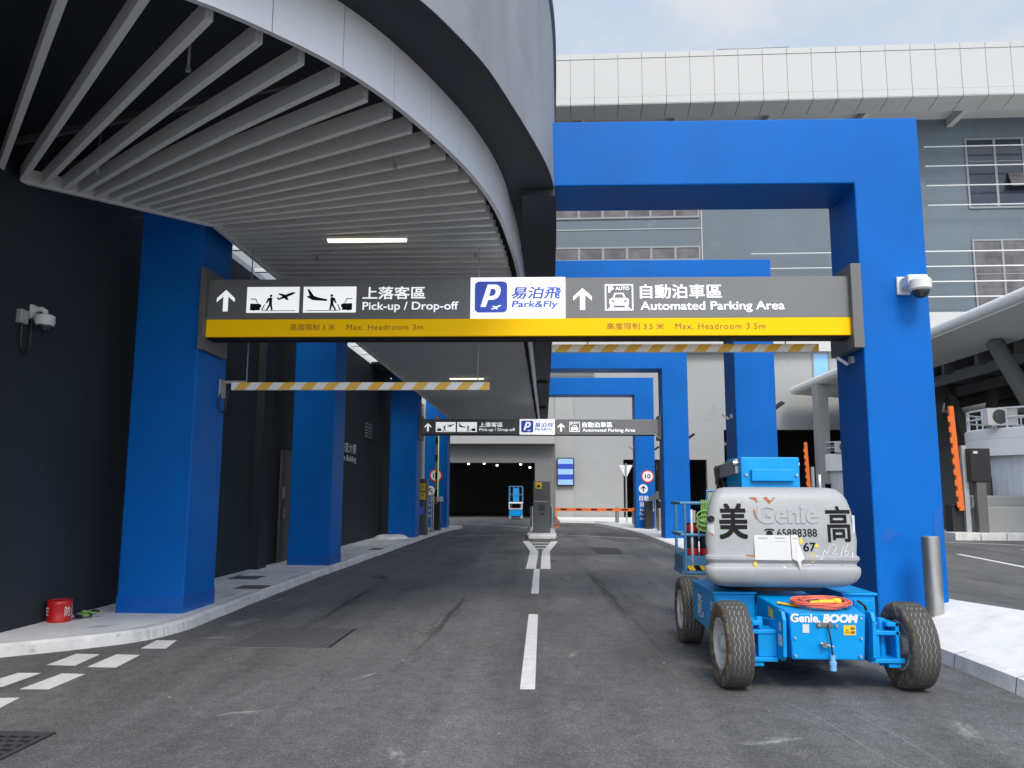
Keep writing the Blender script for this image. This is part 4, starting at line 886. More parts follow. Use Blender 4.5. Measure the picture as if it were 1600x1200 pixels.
for k, (x, y_, z, sg) in enumerate(((4.0, 10.35, 3.32, -1), (4.02, 17.1, 3.25, -1), (4.86, 17.2, 3.5, 1), (4.15, 28.2, 3.65, -1), (5.03, 28.2, 3.65, 1), (4.98, 36.4, 3.7, 1), (4.12, 36.4, 3.7, -1))):
    t = thing('floodlight', (x, y_, z), fl[k], 'floodlight', 'floodlights on the blue columns')
    MB().box(min(x, x + sg * .05), max(x, x + sg * .05), y_ - .04, y_ + .04, z - .03, z + .06).build('bracket', 'galv', t)
    M_ = Matrix.Translation((x + sg * .15, y_ - .02, z)) @ Matrix.Rotation(R(-35 * sg), 4, 'Y') @ Matrix.Rotation(R(18), 4, 'X')
    s = .8 if k < 2 else 1.3
    MB().box(-.10 * s, .10 * s, -.06 * s, .06 * s, -.02, .02, M_).build('head', 'black_pl' if sg > 0 else 'galv', t, bevel=.006)

# ================================================================== COVERS, BUCKET
def cover(pts, z, label, name='manhole_cover', m_='cover'):
    b = MB(); b.prism(pts, 'xy', z - .01, z + .003); o = b.build(name, m_); tag(o, label, 'cover', 'covers set in the left pavement'); return o
cover([(-4.80, 12.6), (-4.36, 12.6), (-4.36, 13.05), (-4.80, 13.05)], .136, 'square cover in the pavement right after the first left column')
cover([(-5.45, 14.0), (-4.95, 14.0), (-4.95, 14.5), (-5.45, 14.5)], .136, 'grey cover in the pavement close to the dark wall')
cover([(-4.62, 21.5), (-4.33, 21.5), (-4.33, 22.1), (-4.62, 22.1)], .136, 'small cover in the pavement past the second left column')
t = thing('drain_grate', (-3.8, 5.3, 0), 'honeycomb iron drain grate at the lower left of the road', 'drain grate')
MB().box(-4.6, -3.26, 4.85, 5.52, -.01, .004).build('pit_shade', 'black', t)  # black sheet at road level, painted in for the darkness below the grating
b = MB()
b.box(-4.6, -3.26, 4.85, 4.89, 0, .012); b.box(-4.6, -3.26, 5.48, 5.52, 0, .012); b.box(-3.30, -3.26, 4.89, 5.48, 0, .012)
for r_ in range(7):
    y_ = 4.92 + r_ * .09; b.box(-4.6, -3.31, y_ - .012, y_ + .012, 0, .011)
    for c in range(15):
        x = -4.58 + c * .085 + (.042 if r_ % 2 else 0)
        if x < -3.34 and r_ < 6: b.box(x - .012, x + .012, y_ + .0125, y_ + .0775, 0, .0105)
b.build('grating', 'iron', t)
t = thing('drain_grate', (-2.75, 9.2, 0), 'wide ribbed drain cover in the road by the left kerb', 'drain grate')
MB().box(-3.3, -2.24, 8.6, 9.8, -.01, .004).build('base', 'iron', t)
b = MB()
for k in range(22): b.box(-3.28 + k * .047, -3.255 + k * .047, 8.64, 9.76, 0, .009)
b.build('ribs', 'cover', t)
b = MB(); b.box(-3.33, -2.21, 8.586, 8.6, 0, .006); b.build('rim', 'cover', t); b = MB(); b.box(-2.24, -2.225, 8.6, 9.83, 0, .006); b.build('rim', 'black_pl', t)
t = thing('fire_bucket', (-5.57, 9.25, .131), 'red metal bucket with white lettering standing on the left pavement', 'bucket')
cx, cy = -5.56, 9.30
b = MB(); b.lathe([(.118, 0), (.126, .01), (.128, .05), (.126, .055), (.130, .2), (.133, .205), (.130, .21), (.127, .238), (.131, .243), (.115, .245), (.105, .238)], (cx, cy, .131), seg=40); b.build('pail', 'red', t)
b = MB(); fb = lambda u, v: (cx + .1345 * math.sin(u), cy - .1345 * math.cos(u), v); text(b, '防火', .93, 2.0, .20, .31, fb); text(b, 'FIRE', -2.2, -.42, .21, .30, fb, bold=.02); b.build('lettering', 'sign_matte', t)
b = MB(); b.tube([(cx + .15 * math.cos(R(a)), cy + .02, .20 + .03 * math.sin(R(a * 2))) for a in range(180, 361, 20)], .005, 6); b.build('handle', 'galv', t)
b = MB(); random.seed(11)
for k in range(10): b.sphere((-5.40 + random.uniform(-.06, .08), 9.52 + random.uniform(-.08, .1), .16 + random.uniform(0, .05)), random.uniform(.025, .045), 10, 5, -.9, .9, 1.4, 1, .6); b.mi = 1 if k % 3 else 0
tag(b.build('work_gloves', ['green', 'black_pl']), 'crumpled green and black work gloves lying behind the red bucket', 'gloves')

# ================================================================== BOOM LIFT
bl = thing('boom_lift', (2.33, 8.2, 0), 'blue boom lift with grey rounded hood and black lettering, parked by the right kerb', 'boom lift')
def make_wheel():
    """wheel about the X axis, centred on the origin, outer side towards -X"""
    R0, W, nseg = .355, .225, 150
    hub = MB(); hub.lathe([(.04, -.10), (.065, -.095), (.07, -.05), (.085, -.045), (.085, .08), (.02, .085)], (0, 0, 0), (1, 0, 0), 28)
    wh = hub.build('wheel', 'rim', None, origin=(0, 0, 0))
    # profile across the tread: (x, r, material) with zigzag grooves
    pr = [(-.085, .205, 1), (-.100, .225, 1), (-.112, .262, 1), (-.114, .295, 1), (-.110, .322, 1), (-.101, .340, 1), (-.094, .347, 0)]
    x = -.088
    gro = (-.056, -.019, .019, .056)
    for g in gro: pr += [(g - .0055, .355, 0), (g - .0032, .349, 2), (g + .0032, .349, 2), (g + .0055, .355, 0)]
    pr += [(.094, .347, 0), (.101, .340, 1), (.110, .322, 1), (.114, .295, 1), (.112, .262, 1), (.100, .225, 1), (.085, .205, 1)]
    b = MB(); rings = []
    for (x, r_, m_) in pr:
        amp = .0055 if abs(x) < .07 else 0
        vs = []
        for k in range(nseg):
            a = 2 * math.pi * k / nseg; tri = (0, 1, 0, -1)[k % 4] if nseg % 4 == 0 else math.sin(2 * math.pi * k / 5)
            rr_ = r_ + (.003 if (.30 < r_ < .345 and k % 3 == 0) else 0)
            vs.append(b.bm.verts.new((x + amp * tri * 1.3, rr_ * math.cos(a), rr_ * math.sin(a))))
        rings.append(vs)
    for i in range(len(pr) - 1):
        b.mi = max(pr[i][2], pr[i + 1][2]) if 2 in (pr[i][2], pr[i + 1][2]) and pr[i][2] == pr[i + 1][2] else (1 if 1 in (pr[i][2], pr[i + 1][2]) else 0)
        b.bridge(rings[i], rings[i + 1])
    ty = b.build('tyre', ['rubber', 'rubber_mud', 'groove'], wh)
    b = MB(); b.lathe([(.208, -.082), (.215, -.098), (.20, -.10), (.19, -.085), (.185, -.03), (.15, -.015), (.12, -.03), (.06, -.035), (.05, .0)], (0, 0, 0), (1, 0, 0), 40, caps=False); b.lathe([(.05, 0), (.185, .0), (.19, .085), (.208, .082)], (0, 0, 0), (1, 0, 0), 40, caps=False)
    for k in range(8):
        a = 2 * math.pi * k / 8; b.cyl((-.05, .105 * math.cos(a), .105 * math.sin(a)), (-.02, .105 * math.cos(a), .105 * math.sin(a)), .012, seg=6)
    b.build('rim', 'rim', wh)
    return wh
wh0 = make_wheel(); base = Vector((2.33, 8.2, 0))
for k, (x, y_, rz) in enumerate(((1.60, 7.12, R(2)), (3.09, 7.15, R(180 + 2)), (1.62, 9.2, 0), (3.05, 9.2, R(180)))):
    o = wh0 if k == 0 else copy_tree(wh0)
    o.parent = bl; o.location = Vector((x, y_, .355)) - base; o.rotation_euler = (0.4 * k, 0, rz)
# chassis
b = MB(); b.box(1.955, 2.705, 7.67, 8.72, .33, .62); b.build('chassis', 'lift_blue', bl, bevel=.012)
for a, c in ((1.58, 1.953), (2.75, 3.04)): MB().box(a, c, 7.66, 8.72, .33, .70).build('side_tank', 'lift_blue', bl, bevel=.012)
b = MB(); b.box(1.86, 2.80, 8.722, 9.5, .30, .66); b.box(1.72, 2.94, 9.12, 9.28, .29, .42); b.build('rear_axle', 'lift_blue', bl, bevel=.01)
for a, c in ((1.565, 1.96), (2.74, 3.055)): MB().box(a, c, 7.64, 8.72, .701, .722).build('deck', 'lift_blue', bl, bevel=.004)
fx = MB(); fx.hexa([(2.04, 6.88, .275), (2.62, 6.88, .275), (2.68, 7.66, .30), (1.98, 7.66, .30), (2.02, 6.86, .645), (2.64, 6.86, .645), (2.70, 7.66, .70), (1.96, 7.66, .70)])
fx.build('front_frame', 'lift_blue', bl, bevel=.012)
b = MB()
for x0, x1, y0 in ((1.955, 1.985, 6.82), (2.675, 2.705, 6.82)):
    b = MB(); b.prism([(6.84, .30), (6.9, .26), (7.5, .28), (7.5, .52), (7.1, .56), (6.95, .66), (6.86, .66), (6.82, .60)], 'yz', x0, x1); b.build('side_plate', 'lift_blue', bl, bevel=.005)
for x0, x1, xa, xb in ((1.66, 1.954, 1.80, 1.954), (2.706, 2.99, 2.706, 2.80)):
    b = MB(); b.box(x0, x1, 6.98, 7.26, .235, .27); b.box(x0 + .04, x1 - .02 if x0 > 2 else x1, 7.0, 7.24, .455, .49); b.box(xa, xb, 7.01, 7.22, .27, .455)
    b.build('axle_arm', 'lift_blue', bl, bevel=.006)
for x0, x1, xk in ((1.73, 1.76, 1.84), (2.93, 2.96, 2.86)):
    b = MB(); b.box(x0, x1, 7.0, 7.26, .22, .56); b.box(min(x0, xk), max(x1, xk), 7.0, 7.24, .525, .56); b.box(min(x0, xk), max(x1, xk), 7.0, 7.24, .195, .23); b.cyl((xk, 7.12, .19), (xk, 7.12, .58), .03, seg=14); b.build('steering_knuckle', 'lift_blue', bl, bevel=.005)
for a, c in ((1.76, 2.0), (2.66, 2.93)): MB().cyl((a, 7.45, .36), (c, 7.45, .36), .018, seg=10).build('tie_rod', 'galv', bl)
for a, c in ((1.60, 1.80), (2.84, 3.0)): MB().box(a, c, 7.64, 7.658, .36, .66).build('front_panel', 'lift_blue', bl, bevel=.004)
b = MB(); b.tube([(1.83, 7.6, .62), (1.85, 7.56, .56), (1.84, 7.57, .44)], .015, 8); b.build('hose', 'black_pl', bl); b = MB(); b.tube([(2.86, 7.6, .66), (2.9, 7.55, .62), (2.95, 7.58, .5)], .012, 8); b.build('hose', 'black_pl', bl)
# front decals, tow eye, charging plug
fp = lambda u, v: (u, 6.8585 + (.66 - v) * .054 - .004, v)
b = MB(); text(b, 'Genie.', 2.03, 2.27, .573, .645, fp, bold=.035); text(b, 'BOOM', 2.29, 2.575, .573, .642, fp, bold=.06, shear=.15); b.build('lettering', 'sign_matte', bl)
b = MB(); flat(b, rrect(2.455, 2.555, .475, .555, .008), fp); p = b.build('warning_label', 'yellow', bl); fq = lambda u, v: (u, 6.8585 + (.66 - v) * .054 - .006, v)
b = MB()
for q in ([(2.465, .492), (2.502, .492), (2.500, .497), (2.469, .497)], [(2.465, .492), (2.482, .525), (2.485, .519), (2.471, .494)], [(2.502, .492), (2.484, .525), (2.482, .519), (2.497, .494)], [(2.512, .52), (2.545, .52), (2.545, .54), (2.512, .54)], [(2.512, .488), (2.545, .488), (2.545, .508), (2.512, .508)]): flat(b, q, fq)
b.build('warning_symbol', 'sign_brown', p)
b = MB(); flat(b, [(2.125, .49), (2.178, .49), (2.178, .56), (2.125, .56)], fp); b.build('white_label', 'paper', bl)
b = MB(); b.box(2.235, 2.37, 6.855, 6.875, .535, .575); b.build('socket_plate', 'sign_frame', bl, bevel=.004)
b = MB(); b.cyl((2.255, 6.84, .555), (2.255, 6.87, .555), .014, seg=12); b.cyl((2.395, 6.84, .552), (2.395, 6.87, .552), .012, seg=12); b.cyl((2.285, 6.82, .40), (2.31, 6.89, .405), .02, seg=12); b.cyl((2.255, 6.84, .415), (2.36, 6.84, .385), .010, seg=8); b.build('tow_eye', 'steel', bl)
b = MB(); b.tube([(2.33, 6.86, .56), (2.325, 6.83, .52), (2.34, 6.83, .42), (2.35, 6.84, .32)], .007, 8); b.build('charging_cable', 'black_pl', bl)
b = MB(); b.cyl((2.35, 6.84, .32), (2.35, 6.84, .27), .022, seg=14); b.cyl((2.35, 6.84, .27), (2.35, 6.84, .245), .03, seg=14); b.cyl((2.35, 6.84, .245), (2.35, 6.84, .20), .026, seg=14); b.build('charging_plug', 'glass_blue', bl)
b = MB(); b.poly([(1.951, 7.08, .56), (1.951, 7.22, .575), (1.951, 7.22, .655), (1.951, 7.08, .64)]); b.poly([(2.05, 7.3, .685), (2.2, 7.12, .676), (2.16, 7.05, .672), (2.02, 7.2, .68)]); b.build('yellow_label', 'yellow', bl)
b = MB(); b.poly([(1.953, 6.85, .38), (1.953, 6.96, .38), (1.953, 6.96, .47), (1.953, 6.85, .47)]); b.poly([(1.953, 6.87, .5), (1.953, 6.93, .5), (1.953, 6.93, .57), (1.953, 6.87, .57)]); b.build('side_label', 'paper', bl)
b = MB(); fs = lambda u, v: (1.576, v, u); text(b, 'Genie', .40, .62, 7.95, 8.1, lambda u, v: (1.574, 8.45 - (v - 7.95) * 2, u), bold=.03); text(b, 'IWK', .42, .62, 7.7, 7.8, lambda u, v: (1.574, v, 1.04 - u), bold=.02); b.build('side_lettering', 'sign_matte', bl)
# turntable and hood
b = MB(); b.cyl((2.22, 8.2, .725), (2.22, 8.2, .80), .52, seg=48); b.box(1.9, 2.55, 8.1, 8.9, .80, 1.55); b.build('turntable', 'black_pl', bl)
HX0, HX1, HY0, HY1 = 1.464, 2.862, 7.42, 8.15
lev = [(.772, .30, .20), (.778, .19, .13), (.79, .12, .085), (.81, .075, .05), (.84, .035, .024), (.88, .010, .008), (.92, .0, .0), (.952, .0, .0), (.965, .006, .006), (.978, .024, .024), (.995, .028, .028), (1.012, .018, .018), (1.03, .006, .004), (1.055, .006, .004), (1.068, .022, .02), (1.08, .026, .022), (1.20, .016, .020), (1.35, .030, .030), (1.48, .052, .042), (1.56, .076, .056), (1.61, .102, .072), (1.645, .135, .094), (1.665, .16, .12), (1.676, .22, .17), (1.68, .31, .26)]
def hood_y(z):
    for (z0, _, a), (z1, _, c) in zip(lev, lev[1:]):
        if z0 <= z <= z1: return HY0 + a + (c - a) * (z - z0) / (z1 - z0)
    return HY0
b = MB(); rings = []
for z, ix, iy in lev:
    x0, x1, y0, y1 = HX0 + ix, HX1 - ix, HY0 + iy, HY1 - iy; q = .085
    pts = arc(x0 + q, y0 + q, q, 200, 270, 8) + arc(x1 - q, y0 + q, q, 270, 340, 8) + [(x1 - .03, y0 + .2), (x1 - .08, y0 + .32)] + arc(x1 - .22, y1 - .1, .08, 10, 90, 4) + arc(x0 + .22, y1 - .1, .08, 90, 170, 4) + [(x0 + .08, y0 + .32), (x0 + .03, y0 + .2)]
    # the back bulges gently
    rings.append([b.bm.verts.new((x, y_, z)) for x, y_ in pts])
for a, c in zip(rings, rings[1:]): b.bridge(a, c)
b.cap(rings[0], True); b.cap(rings[-1]); hood = b.build('hood', 'hood', bl)
hx = lambda px: 1.4637 + (px - 1102) * .005656
hz = lambda px, py: 1.163 - (py - 850) * .005775 + (px - 1102) * .0000685
fh = lambda off: (lambda u, v: (hx(u), hood_y(hz(u, 1700 - v)) - off, hz(u, 1700 - v)))      # u, v: millimetre-like layout grid of the hood lettering, v upward
V = lambda y_: 1700 - y_
def htext(s, x0, x1, y0, y1, off, m_, name, **k):
    b = MB(); text(b, s, x0, x1, V(y1), V(y0), fh(off), **k); return b.build(name, m_, hood)
htext('美', 1127, 1170, 788, 841, .004, 'sign_black', 'lettering', bold=.03); htext('高', 1296, 1333, 793, 847, .004, 'sign_black', 'lettering', bold=.02)
htext('65888388', 1217, 1280, 827, 839.5, .004, 'sign_black', 'phone_number', bold=.012); htext('67', 1257, 1277, 848, 862, .004, 'sign_black', 'unit_number', bold=.02)
b = MB(); f = fh(.004); flat(b, [(1199, V(836)), (1211, V(836)), (1209, V(831)), (1207.5, V(829.5)), (1202.5, V(829.5)), (1201, V(831))], f)
flat(b, [(1197, V(830)), (1197.5, V(828)), (1201, V(826.5)), (1209, V(826.5)), (1212.5, V(828)), (1213, V(830)), (1210, V(830)), (1209, V(828.6)), (1201, V(828.6)), (1200, V(830))], f); b.build('phone_symbol', 'sign_black', hood)
# embossed maker's name: raised letters with a bevelled edge
def emboss(s, x0, x1, y0, y1):
    vs, fs = text_geo(s, bold=.028); b = MB(); f0 = fh(.0); f1 = fh(.008)
    A = [b.bm.verts.new(f0(x0 + (x1 - x0) * (x * 1.03 - .015), V(y1) + (V(y0) - V(y1)) * (y_ * 1.06 - .03))) for x, y_ in vs]
    B = [b.bm.verts.new(f1(x0 + (x1 - x0) * x, V(y1) + (V(y0) - V(y1)) * y_)) for x, y_ in vs]
    ec = {}
    for f in fs:
        b.bm.faces.new([B[i] for i in f])
        for i in range(len(f)): e = (f[i], f[(i + 1) % len(f)]); ec[e] = 1
    for (i, j) in ec:
        if (j, i) not in ec:
            try: b.bm.faces.new([A[i], A[j], B[j], B[i]])
            except ValueError: pass
    return b.build('embossed_lettering', 'hood_emb', hood, fixn=False)
emboss('Genie', 1186, 1283, 788, 819)
b = MB(); f = fh(.006); flat(b, [(1180, V(874)), (1237, V(875)), (1237, V(837)), (1180, V(836))], f); p = b.build('paper_notice', 'paper', hood)
b = MB(); f2 = fh(.008)
for x0, x1, y0, y1 in ((1186, 1201, 840, 842), (1213, 1229, 840, 842), (1187, 1195, 851, 866), (1213, 1221, 851, 866), (1187, 1204, 848, 849), (1213, 1230, 846, 848), (1223, 1231, 852, 860), (1197, 1206, 853, 864), (1186, 1208, 868, 869), (1213, 1231, 864, 865.5), (1241, 1247, 841, 843)): flat(b, [(x0, V(y1)), (x1, V(y1)), (x1, V(y0)), (x0, V(y0))], f2)
b.build('faint_print', 'print', p)
b = MB(); f = fh(.007); f3 = fh(.03); vs = [f(1238, V(836)), f(1249, V(836.5)), f(1251, V(852)), fh(.018)(1257, V(872)), fh(.03)(1251, V(876)), fh(.022)(1250, V(889)), fh(.03)(1245, V(876)), f(1238, V(873))]
b.poly(vs); b.build('torn_paper', 'paper', hood)
b = MB(); f = fh(.0035); random.seed(4)
def scratch(pts, wd):
    for (ax, ay), (bx, by) in zip(pts, pts[1:]):
        dx, dy = bx - ax, by - ay; l = math.hypot(dx, dy); nx, ny = -dy / l * wd, dx / l * wd
        flat(b, [(ax - nx, V(ay - ny)), (bx - nx * random.uniform(.5, 1.6), V(by - ny)), (bx + nx, V(by + ny)), (ax + nx * random.uniform(.4, 1.5), V(ay + ny))], f)
for P_ in ([(1177, 778), (1184, 781), (1189, 785)], [(1182, 778), (1189, 780)], [(1200, 778), (1203, 782), (1208, 787), (1211, 796)], [(1217, 778), (1212, 783), (1207, 786)], [(1203, 777), (1208, 784)], [(1182, 797), (1183, 804), (1187, 812)], [(1168, 867), (1180, 868.5)], [(1146, 831), (1152, 833), (1156, 831)]): scratch(P_, 1.1)
b.build('old_paint', 'rust', hood)
b = MB(); f = fh(.0032); random.seed(14)
for k in range(34):
    x, y_ = random.uniform(1124, 1326), random.choice((random.uniform(782, 868), random.uniform(868, 905))); l_ = random.uniform(1.5, 6); a = random.uniform(-.5, .5); scratch([(x, y_), (x + l_ * math.cos(a), y_ + l_ * math.sin(a))], random.uniform(.12, .35))
o = b.build('scuff_marks', 'print', hood); o['kind'] = 'stuff'
b = MB(); f = fh(.0033)
for k in range(16):
    x, y_ = random.uniform(1124, 1326), random.uniform(775, 900); l_ = random.uniform(.8, 3); scratch([(x, y_), (x + l_, y_ + random.uniform(-1.5, 1.5))], random.uniform(.25, .6))
o = b.build('dark_chips', 'truss', hood); o['kind'] = 'stuff'
b = MB(); f = fh(.003)
for cx_, cy_, a_, c_ in ((1181, 881, 3.5, 5.5), (1254, 846, 3, 5), (1278, 853, 4, 3), (1271, 872, 4.5, 8)): flat(b, [(cx_ + a_ * (1 + .25 * math.sin(3.3 * k)) * math.cos(k * .523), V(cy_ + c_ * (1 + .22 * math.cos(2.7 * k)) * math.sin(k * .523))) for k in range(12)], f)
b.build('yellow_smudge', 'hood_yel', hood)
b = MB(); f = fh(.0045)
for P_ in ([(1302, 853), (1306, 851), (1309, 854), (1307, 860), (1302, 866), (1311, 866)], [(1320, 853), (1314, 870)], [(1327, 851), (1322, 860), (1322, 868), (1327, 868), (1327, 862), (1322, 862)], [(1302, 873), (1306, 873)], [(1334, 864), (1332, 871)], [(1270, 880), (1278, 868), (1284, 874), (1290, 860), (1294, 866), (1300, 852)], [(1224, 884), (1228, 887), (1226, 884)], [(1258, 884), (1264, 881), (1268, 885)]): scratch(P_, .45)
b.build('chalk_writing', 'chalk', hood)
def corner(u, v, off=.004):
    x = hx(u); d = max(1.577 - x, x - 2.749, 0); d = min(d, .083); return (x - (off * .7 if x < 2 else -off * .7) * (d / .085), HY0 + .026 + .085 - math.sqrt(.085 ** 2 - d * d) - off, hz(u, 1700 - v))
def wrap(x0, x1, y0, y1, off, name, m_, n=6):
    b = MB()
    for i in range(n):
        a, c = x0 + (x1 - x0) * i / n, x0 + (x1 - x0) * (i + 1) / n; flat(b, [(a, V(y1)), (c, V(y1)), (c, V(y0)), (a, V(y0))], lambda u, v: corner(u, v, off))
    return b.build(name, m_, hood)
wrap(1108.6, 1118, 820, 854, .004, 'instruction_label', 'paper'); wrap(1336.5, 1342.5, 807, 845, .004, 'warning_strip', 'paper')
b = MB(); disc(b, 1114, V(811), 5.0, corner, 20); b.build('lifting_hole_shade', 'black_pl', hood)  # flat dark disc, the recess's inner shade put in as colour
wrap(1110.5, 1116, 834, 838, .006, 'red_arrow', 'sign_red'); wrap(1110, 1116.5, 843, 844, .006, 'label_print', 'print')
MB().cyl((2.62, 7.75, 1.67), (2.62, 7.75, 1.80), .012, seg=10).build('beacon_stub', 'cam_white', bl)
for x, z in ((2.06, .61), (2.60, .61), (2.06, .31), (2.58, .31), (2.06, .45), (2.595, .45)): MB().cyl((x, 6.85, z), (x, 6.88, z), .009, seg=8).build('bolt', 'galv', bl)
# riser box, boom, jib, platform
b = MB(); b.box(2.02, 2.61, 8.3, 8.95, 1.60, 1.99); b.box(2.08, 2.55, 8.95, 9.6, 1.62, 1.9); rb = b.build('riser_link', 'lift_blue', bl, bevel=.012)
MB().box(2.115, 2.545, 8.25, 8.299, 1.745, 1.865).build('riser_panel', 'lift_blue', rb, bevel=.008)
b = MB(); b.cyl((2.07, 8.28, 1.81), (2.07, 8.30, 1.81), .014, seg=10); b.cyl((2.575, 8.28, 1.81), (2.575, 8.30, 1.81), .014, seg=10); b.cyl((1.97, 8.45, 1.93), (2.02, 8.45, 1.93), .04, seg=14); b.cyl((2.61, 8.45, 1.92), (2.65, 8.45, 1.92), .03, seg=14); b.build('pin', 'steel', rb)
b = MB(); b.beam((2.04, 8.42, 1.90), (2.04, 9.35, 1.86), .10, .15); b.beam((2.1, 9.3, 1.80), (2.15, 10.35, 1.12), .13, .16); b.build('boom', 'galv', bl, bevel=.008)
b = MB(); b.cyl((1.98, 9.2, 1.72), (1.98, 9.2, 1.93), .035, seg=12); b.tube([(1.96, 9.15, 1.72), (1.94, 9.15, 1.9), (2.0, 9.15, 1.92), (2.06, 9.1, 1.8)], .02, 8); b.tube([(2.02, 9.0, 1.62), (2.0, 9.1, 1.78), (2.1, 9.2, 1.78)], .018, 8); b.box(2.0, 2.1, 9.2, 9.4, 1.55, 1.72); b.build('hydraulic_hose', 'black_pl', bl)
px0, px1, py0, py1, pz = 1.77, 2.85, 10.5, 11.2, .60
b = MB(); b.box(px0, px1, py0, py1, pz, pz + .05); pl = b.build('platform', 'lift_blue2', bl, bevel=.02, seg=3)
b = MB(); b.box(px0 + .02, px1 - .02, py0 + .01, py0 + .03, pz + .05, pz + .24); b.box(px0 + .02, px0 + .04, py0 + .03, py1 - .03, pz + .05, pz + .24); b.box(px0 + .02, px1 - .02, py1 - .03, py1 - .01, pz + .05, pz + .24); b.build('toe_board', 'lift_blue2', pl)
b = MB(); 
for k in range(6): b.prism([(px0 + .10 + k * .16, pz + .055), (px0 + .18 + k * .16, pz + .055), (px0 + .14 + k * .16, pz + .115), (px0 + .06 + k * .16, pz + .115)], 'xz', py0 + .004, py0 + .0095)
b.build('hazard_stripe', 'yellow', pl)
b = MB(); b.box(px0 + .06, px1 - .1, py0 + .0096, py0 + .0098, pz + .052, pz + .118); b.build('hazard_ground', 'sign_black', pl)
b = MB()
for z in (pz + .50, pz + .90): b.tube([(px0, py0, z), (px1, py0, z), (px1, py1, z), (px0, py1, z)], .02, 10, True)
for x in (px0 + .05, px0 + .5, px1 - .05): b.cyl((x, py0, pz + .05), (x, py0, pz + .9), .02, seg=10); b.cyl((x, py1, pz + .05), (x, py1, pz + .9), .02, seg=10)
b.tube([(px0 + .35, py0 + .05, pz + .9), (px0 + .35, py0 + .05, pz + 1.06), (px0 + .58, py0 + .05, pz + 1.06), (px0 + .58, py0 + .05, pz + .9)], .02, 8)
b.build('guard_rail', 'lift_blue2', pl)
b = MB(); b.cyl((px0 + .14, py0 + .02, pz + .05), (px0 + .14, py0 + .02, pz + .82), .016, seg=10); b.build('white_tube', 'paper', pl)
# things carried in the platform
pc = None
for k, (x, y_, z) in enumerate(((1.94, 10.75, .65), (2.13, 10.70, .65), (1.94, 10.75, .95), (2.13, 10.70, .95))):
    lab = ['dark paint can at the bottom left of the lift platform', 'dark paint can at the bottom of the lift platform next to the hood', 'dark paint can stacked on top at the left of the lift platform', 'dark paint can stacked on top in the lift platform next to the hood'][k]
    if k == 0:
        t = pc = thing('paint_can', (x, y_, z), lab, 'paint can', 'paint cans in the lift platform')
        b = MB(); b.lathe([(.085, 0), (.09, .005), (.09, .28), (.094, .285), (.094, .295), (.085, .297)], (x, y_, z), seg=28); b.build('can', 'navy', t); b = MB(); b.lathe([(.0915, .19), (.0915, .275)], (x, y_, z), seg=28, caps=False); b.build('red_label', 'red', t)
    else: copy_tree(pc, (x, y_, z), label=lab)
b = MB(); random.seed(8)
for k in range(6):
    x = 2.03 + k * .026; dz = random.uniform(.28, .5); b.tube([(x - .02, 10.46, 1.5 - dz), (x, 10.455, 1.38), (x + .004, 10.465, 1.5), (x + .006, 10.5, 1.535), (x + .004, 10.545, 1.49), (x + random.uniform(-.02, .03), 10.55, 1.4 - dz * .7), (x + .02, 10.545, 1.47 - dz)], .010, 7)
for k in range(3): b.tube([(1.98 + .1 * math.cos(R(a)) + .08, 10.45 - .01 * k, 1.22 + .06 * k + .07 * math.sin(R(a))) for a in range(0, 360, 30)], .010, 6, True)
tag(b.build('green_rope', 'green'), 'bundle of bright green rope hung over the lift platform rail', 'rope')
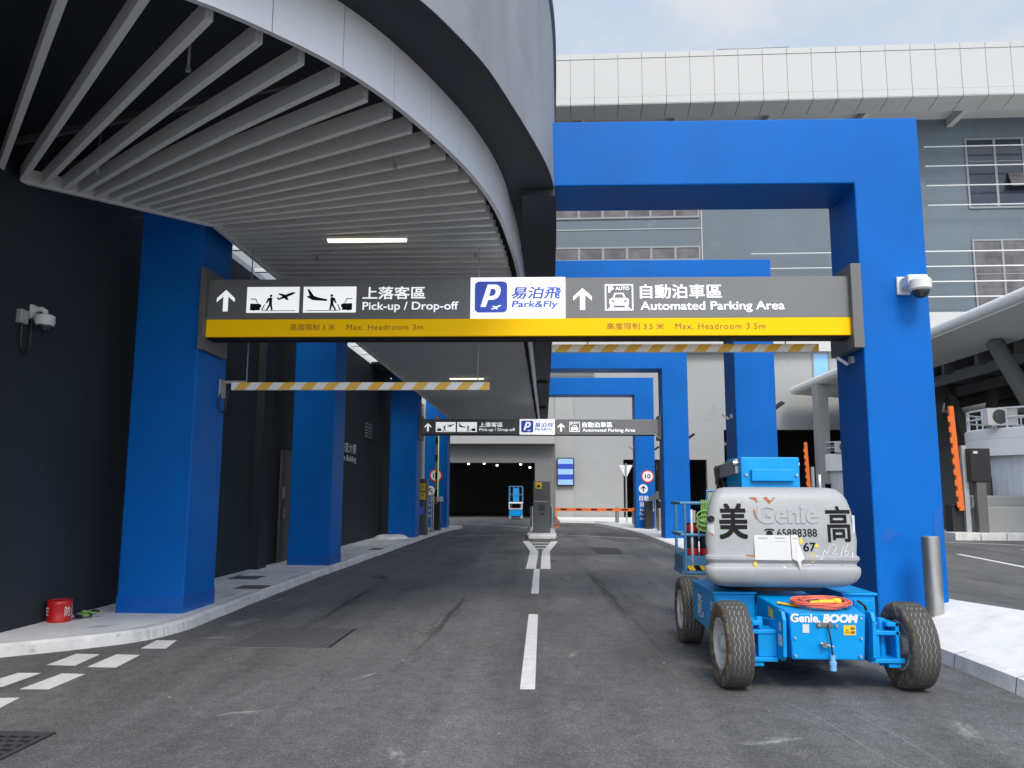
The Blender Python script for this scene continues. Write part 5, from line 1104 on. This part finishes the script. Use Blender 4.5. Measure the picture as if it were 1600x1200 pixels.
# extension cord coiled on the frame
t = thing('extension_cord', (2.36, 7.12, .68), 'coiled orange extension cord lying on the front of the boom lift', 'cord')
random.seed(2); P_ = []
for k in range(11 * 24):
    a = k / 24 * 2 * math.pi; q = k / (11 * 24); rr_ = .205 - .05 * random.random() * .2 - .035 * math.sin(q * 21); P_.append((2.37 + (rr_ + .03 * math.cos(a * .13)) * math.cos(a) * 1.05 + .012 * math.sin(k * .9), 7.14 + (rr_) * math.sin(a) * .95, .686 + .03 * q + .007 * math.sin(a * 2.3 + q * 9) + .052 * .95 * rr_ * math.sin(a) * 1.0))
b = MB(); b.tube(P_, .0068, 7); b.build('cord', 'orange_cord', t)
b = MB(); b.cyl((2.33, 7.05, .71), (2.45, 7.02, .715), .024, seg=12); b.cyl((2.44, 7.03, .72), (2.50, 7.06, .715), .03, seg=12); b.cyl((2.27, 7.08, .70), (2.34, 7.05, .71), .02, seg=12); b.build('plug', 'yellow', t)

# ================================================================== SCISSOR LIFT IN THE GARAGE MOUTH
X, Y = -1.75, 53.2
t = thing('scissor_lift', (X, Y, 0), 'small blue scissor lift parked at the dark garage entrance', 'scissor lift')
MB().box(X - .42, X + .42, Y - .7, Y + .7, .22, .62).build('chassis', 'lift_blue', t, bevel=.02)
for sx in (-.36, .36):
    for sy in (-.5, .5): MB().cyl((X + sx - .07, Y + sy, .16), (X + sx + .07, Y + sy, .16), .16, seg=20).build('wheel', 'rim', t)
b = MB()
for k in range(3): b.beam((X - .3, Y - .55, .66 + k * .12), (X - .3, Y + .55, .74 + k * .12), .06, .05); b.beam((X + .3, Y + .55, .66 + k * .12), (X + .3, Y - .55, .74 + k * .12), .06, .05)
b.build('scissor_arms', 'galv', t)
MB().box(X - .45, X + .45, Y - .75, Y + .75, 1.03, 1.12).build('deck', 'under_panel', t)
b = MB(); b.box(X - .44, X + .44, Y - .76, Y - .74, .66, .72); b.box(X - .44, X - .38, Y - .76, Y - .74, .72, 1.03); b.box(X + .38, X + .44, Y - .76, Y - .74, .72, 1.03); b.build('front_bar', 'cam_white', t)
b = MB()
for z in (1.6, 2.12): b.tube([(X - .43, Y - .73, z), (X + .43, Y - .73, z), (X + .43, Y + .73, z), (X - .43, Y + .73, z)], .028, 8, True)
for x in (-.43, -.15, .15, .43): b.cyl((X + x, Y - .73, 1.12), (X + x, Y - .73, 2.12), .028, seg=8)
for x in (-.43, .43): b.cyl((X + x, Y + .73, 1.12), (X + x, Y + .73, 2.12), .028, seg=8)
b.build('guard_rail', 'lift_blue2', t)
MB().box(X - .2, X + .2, Y - .2, Y + .3, 1.12, 2.0).build('control_box', 'lift_blue', t, bevel=.03)
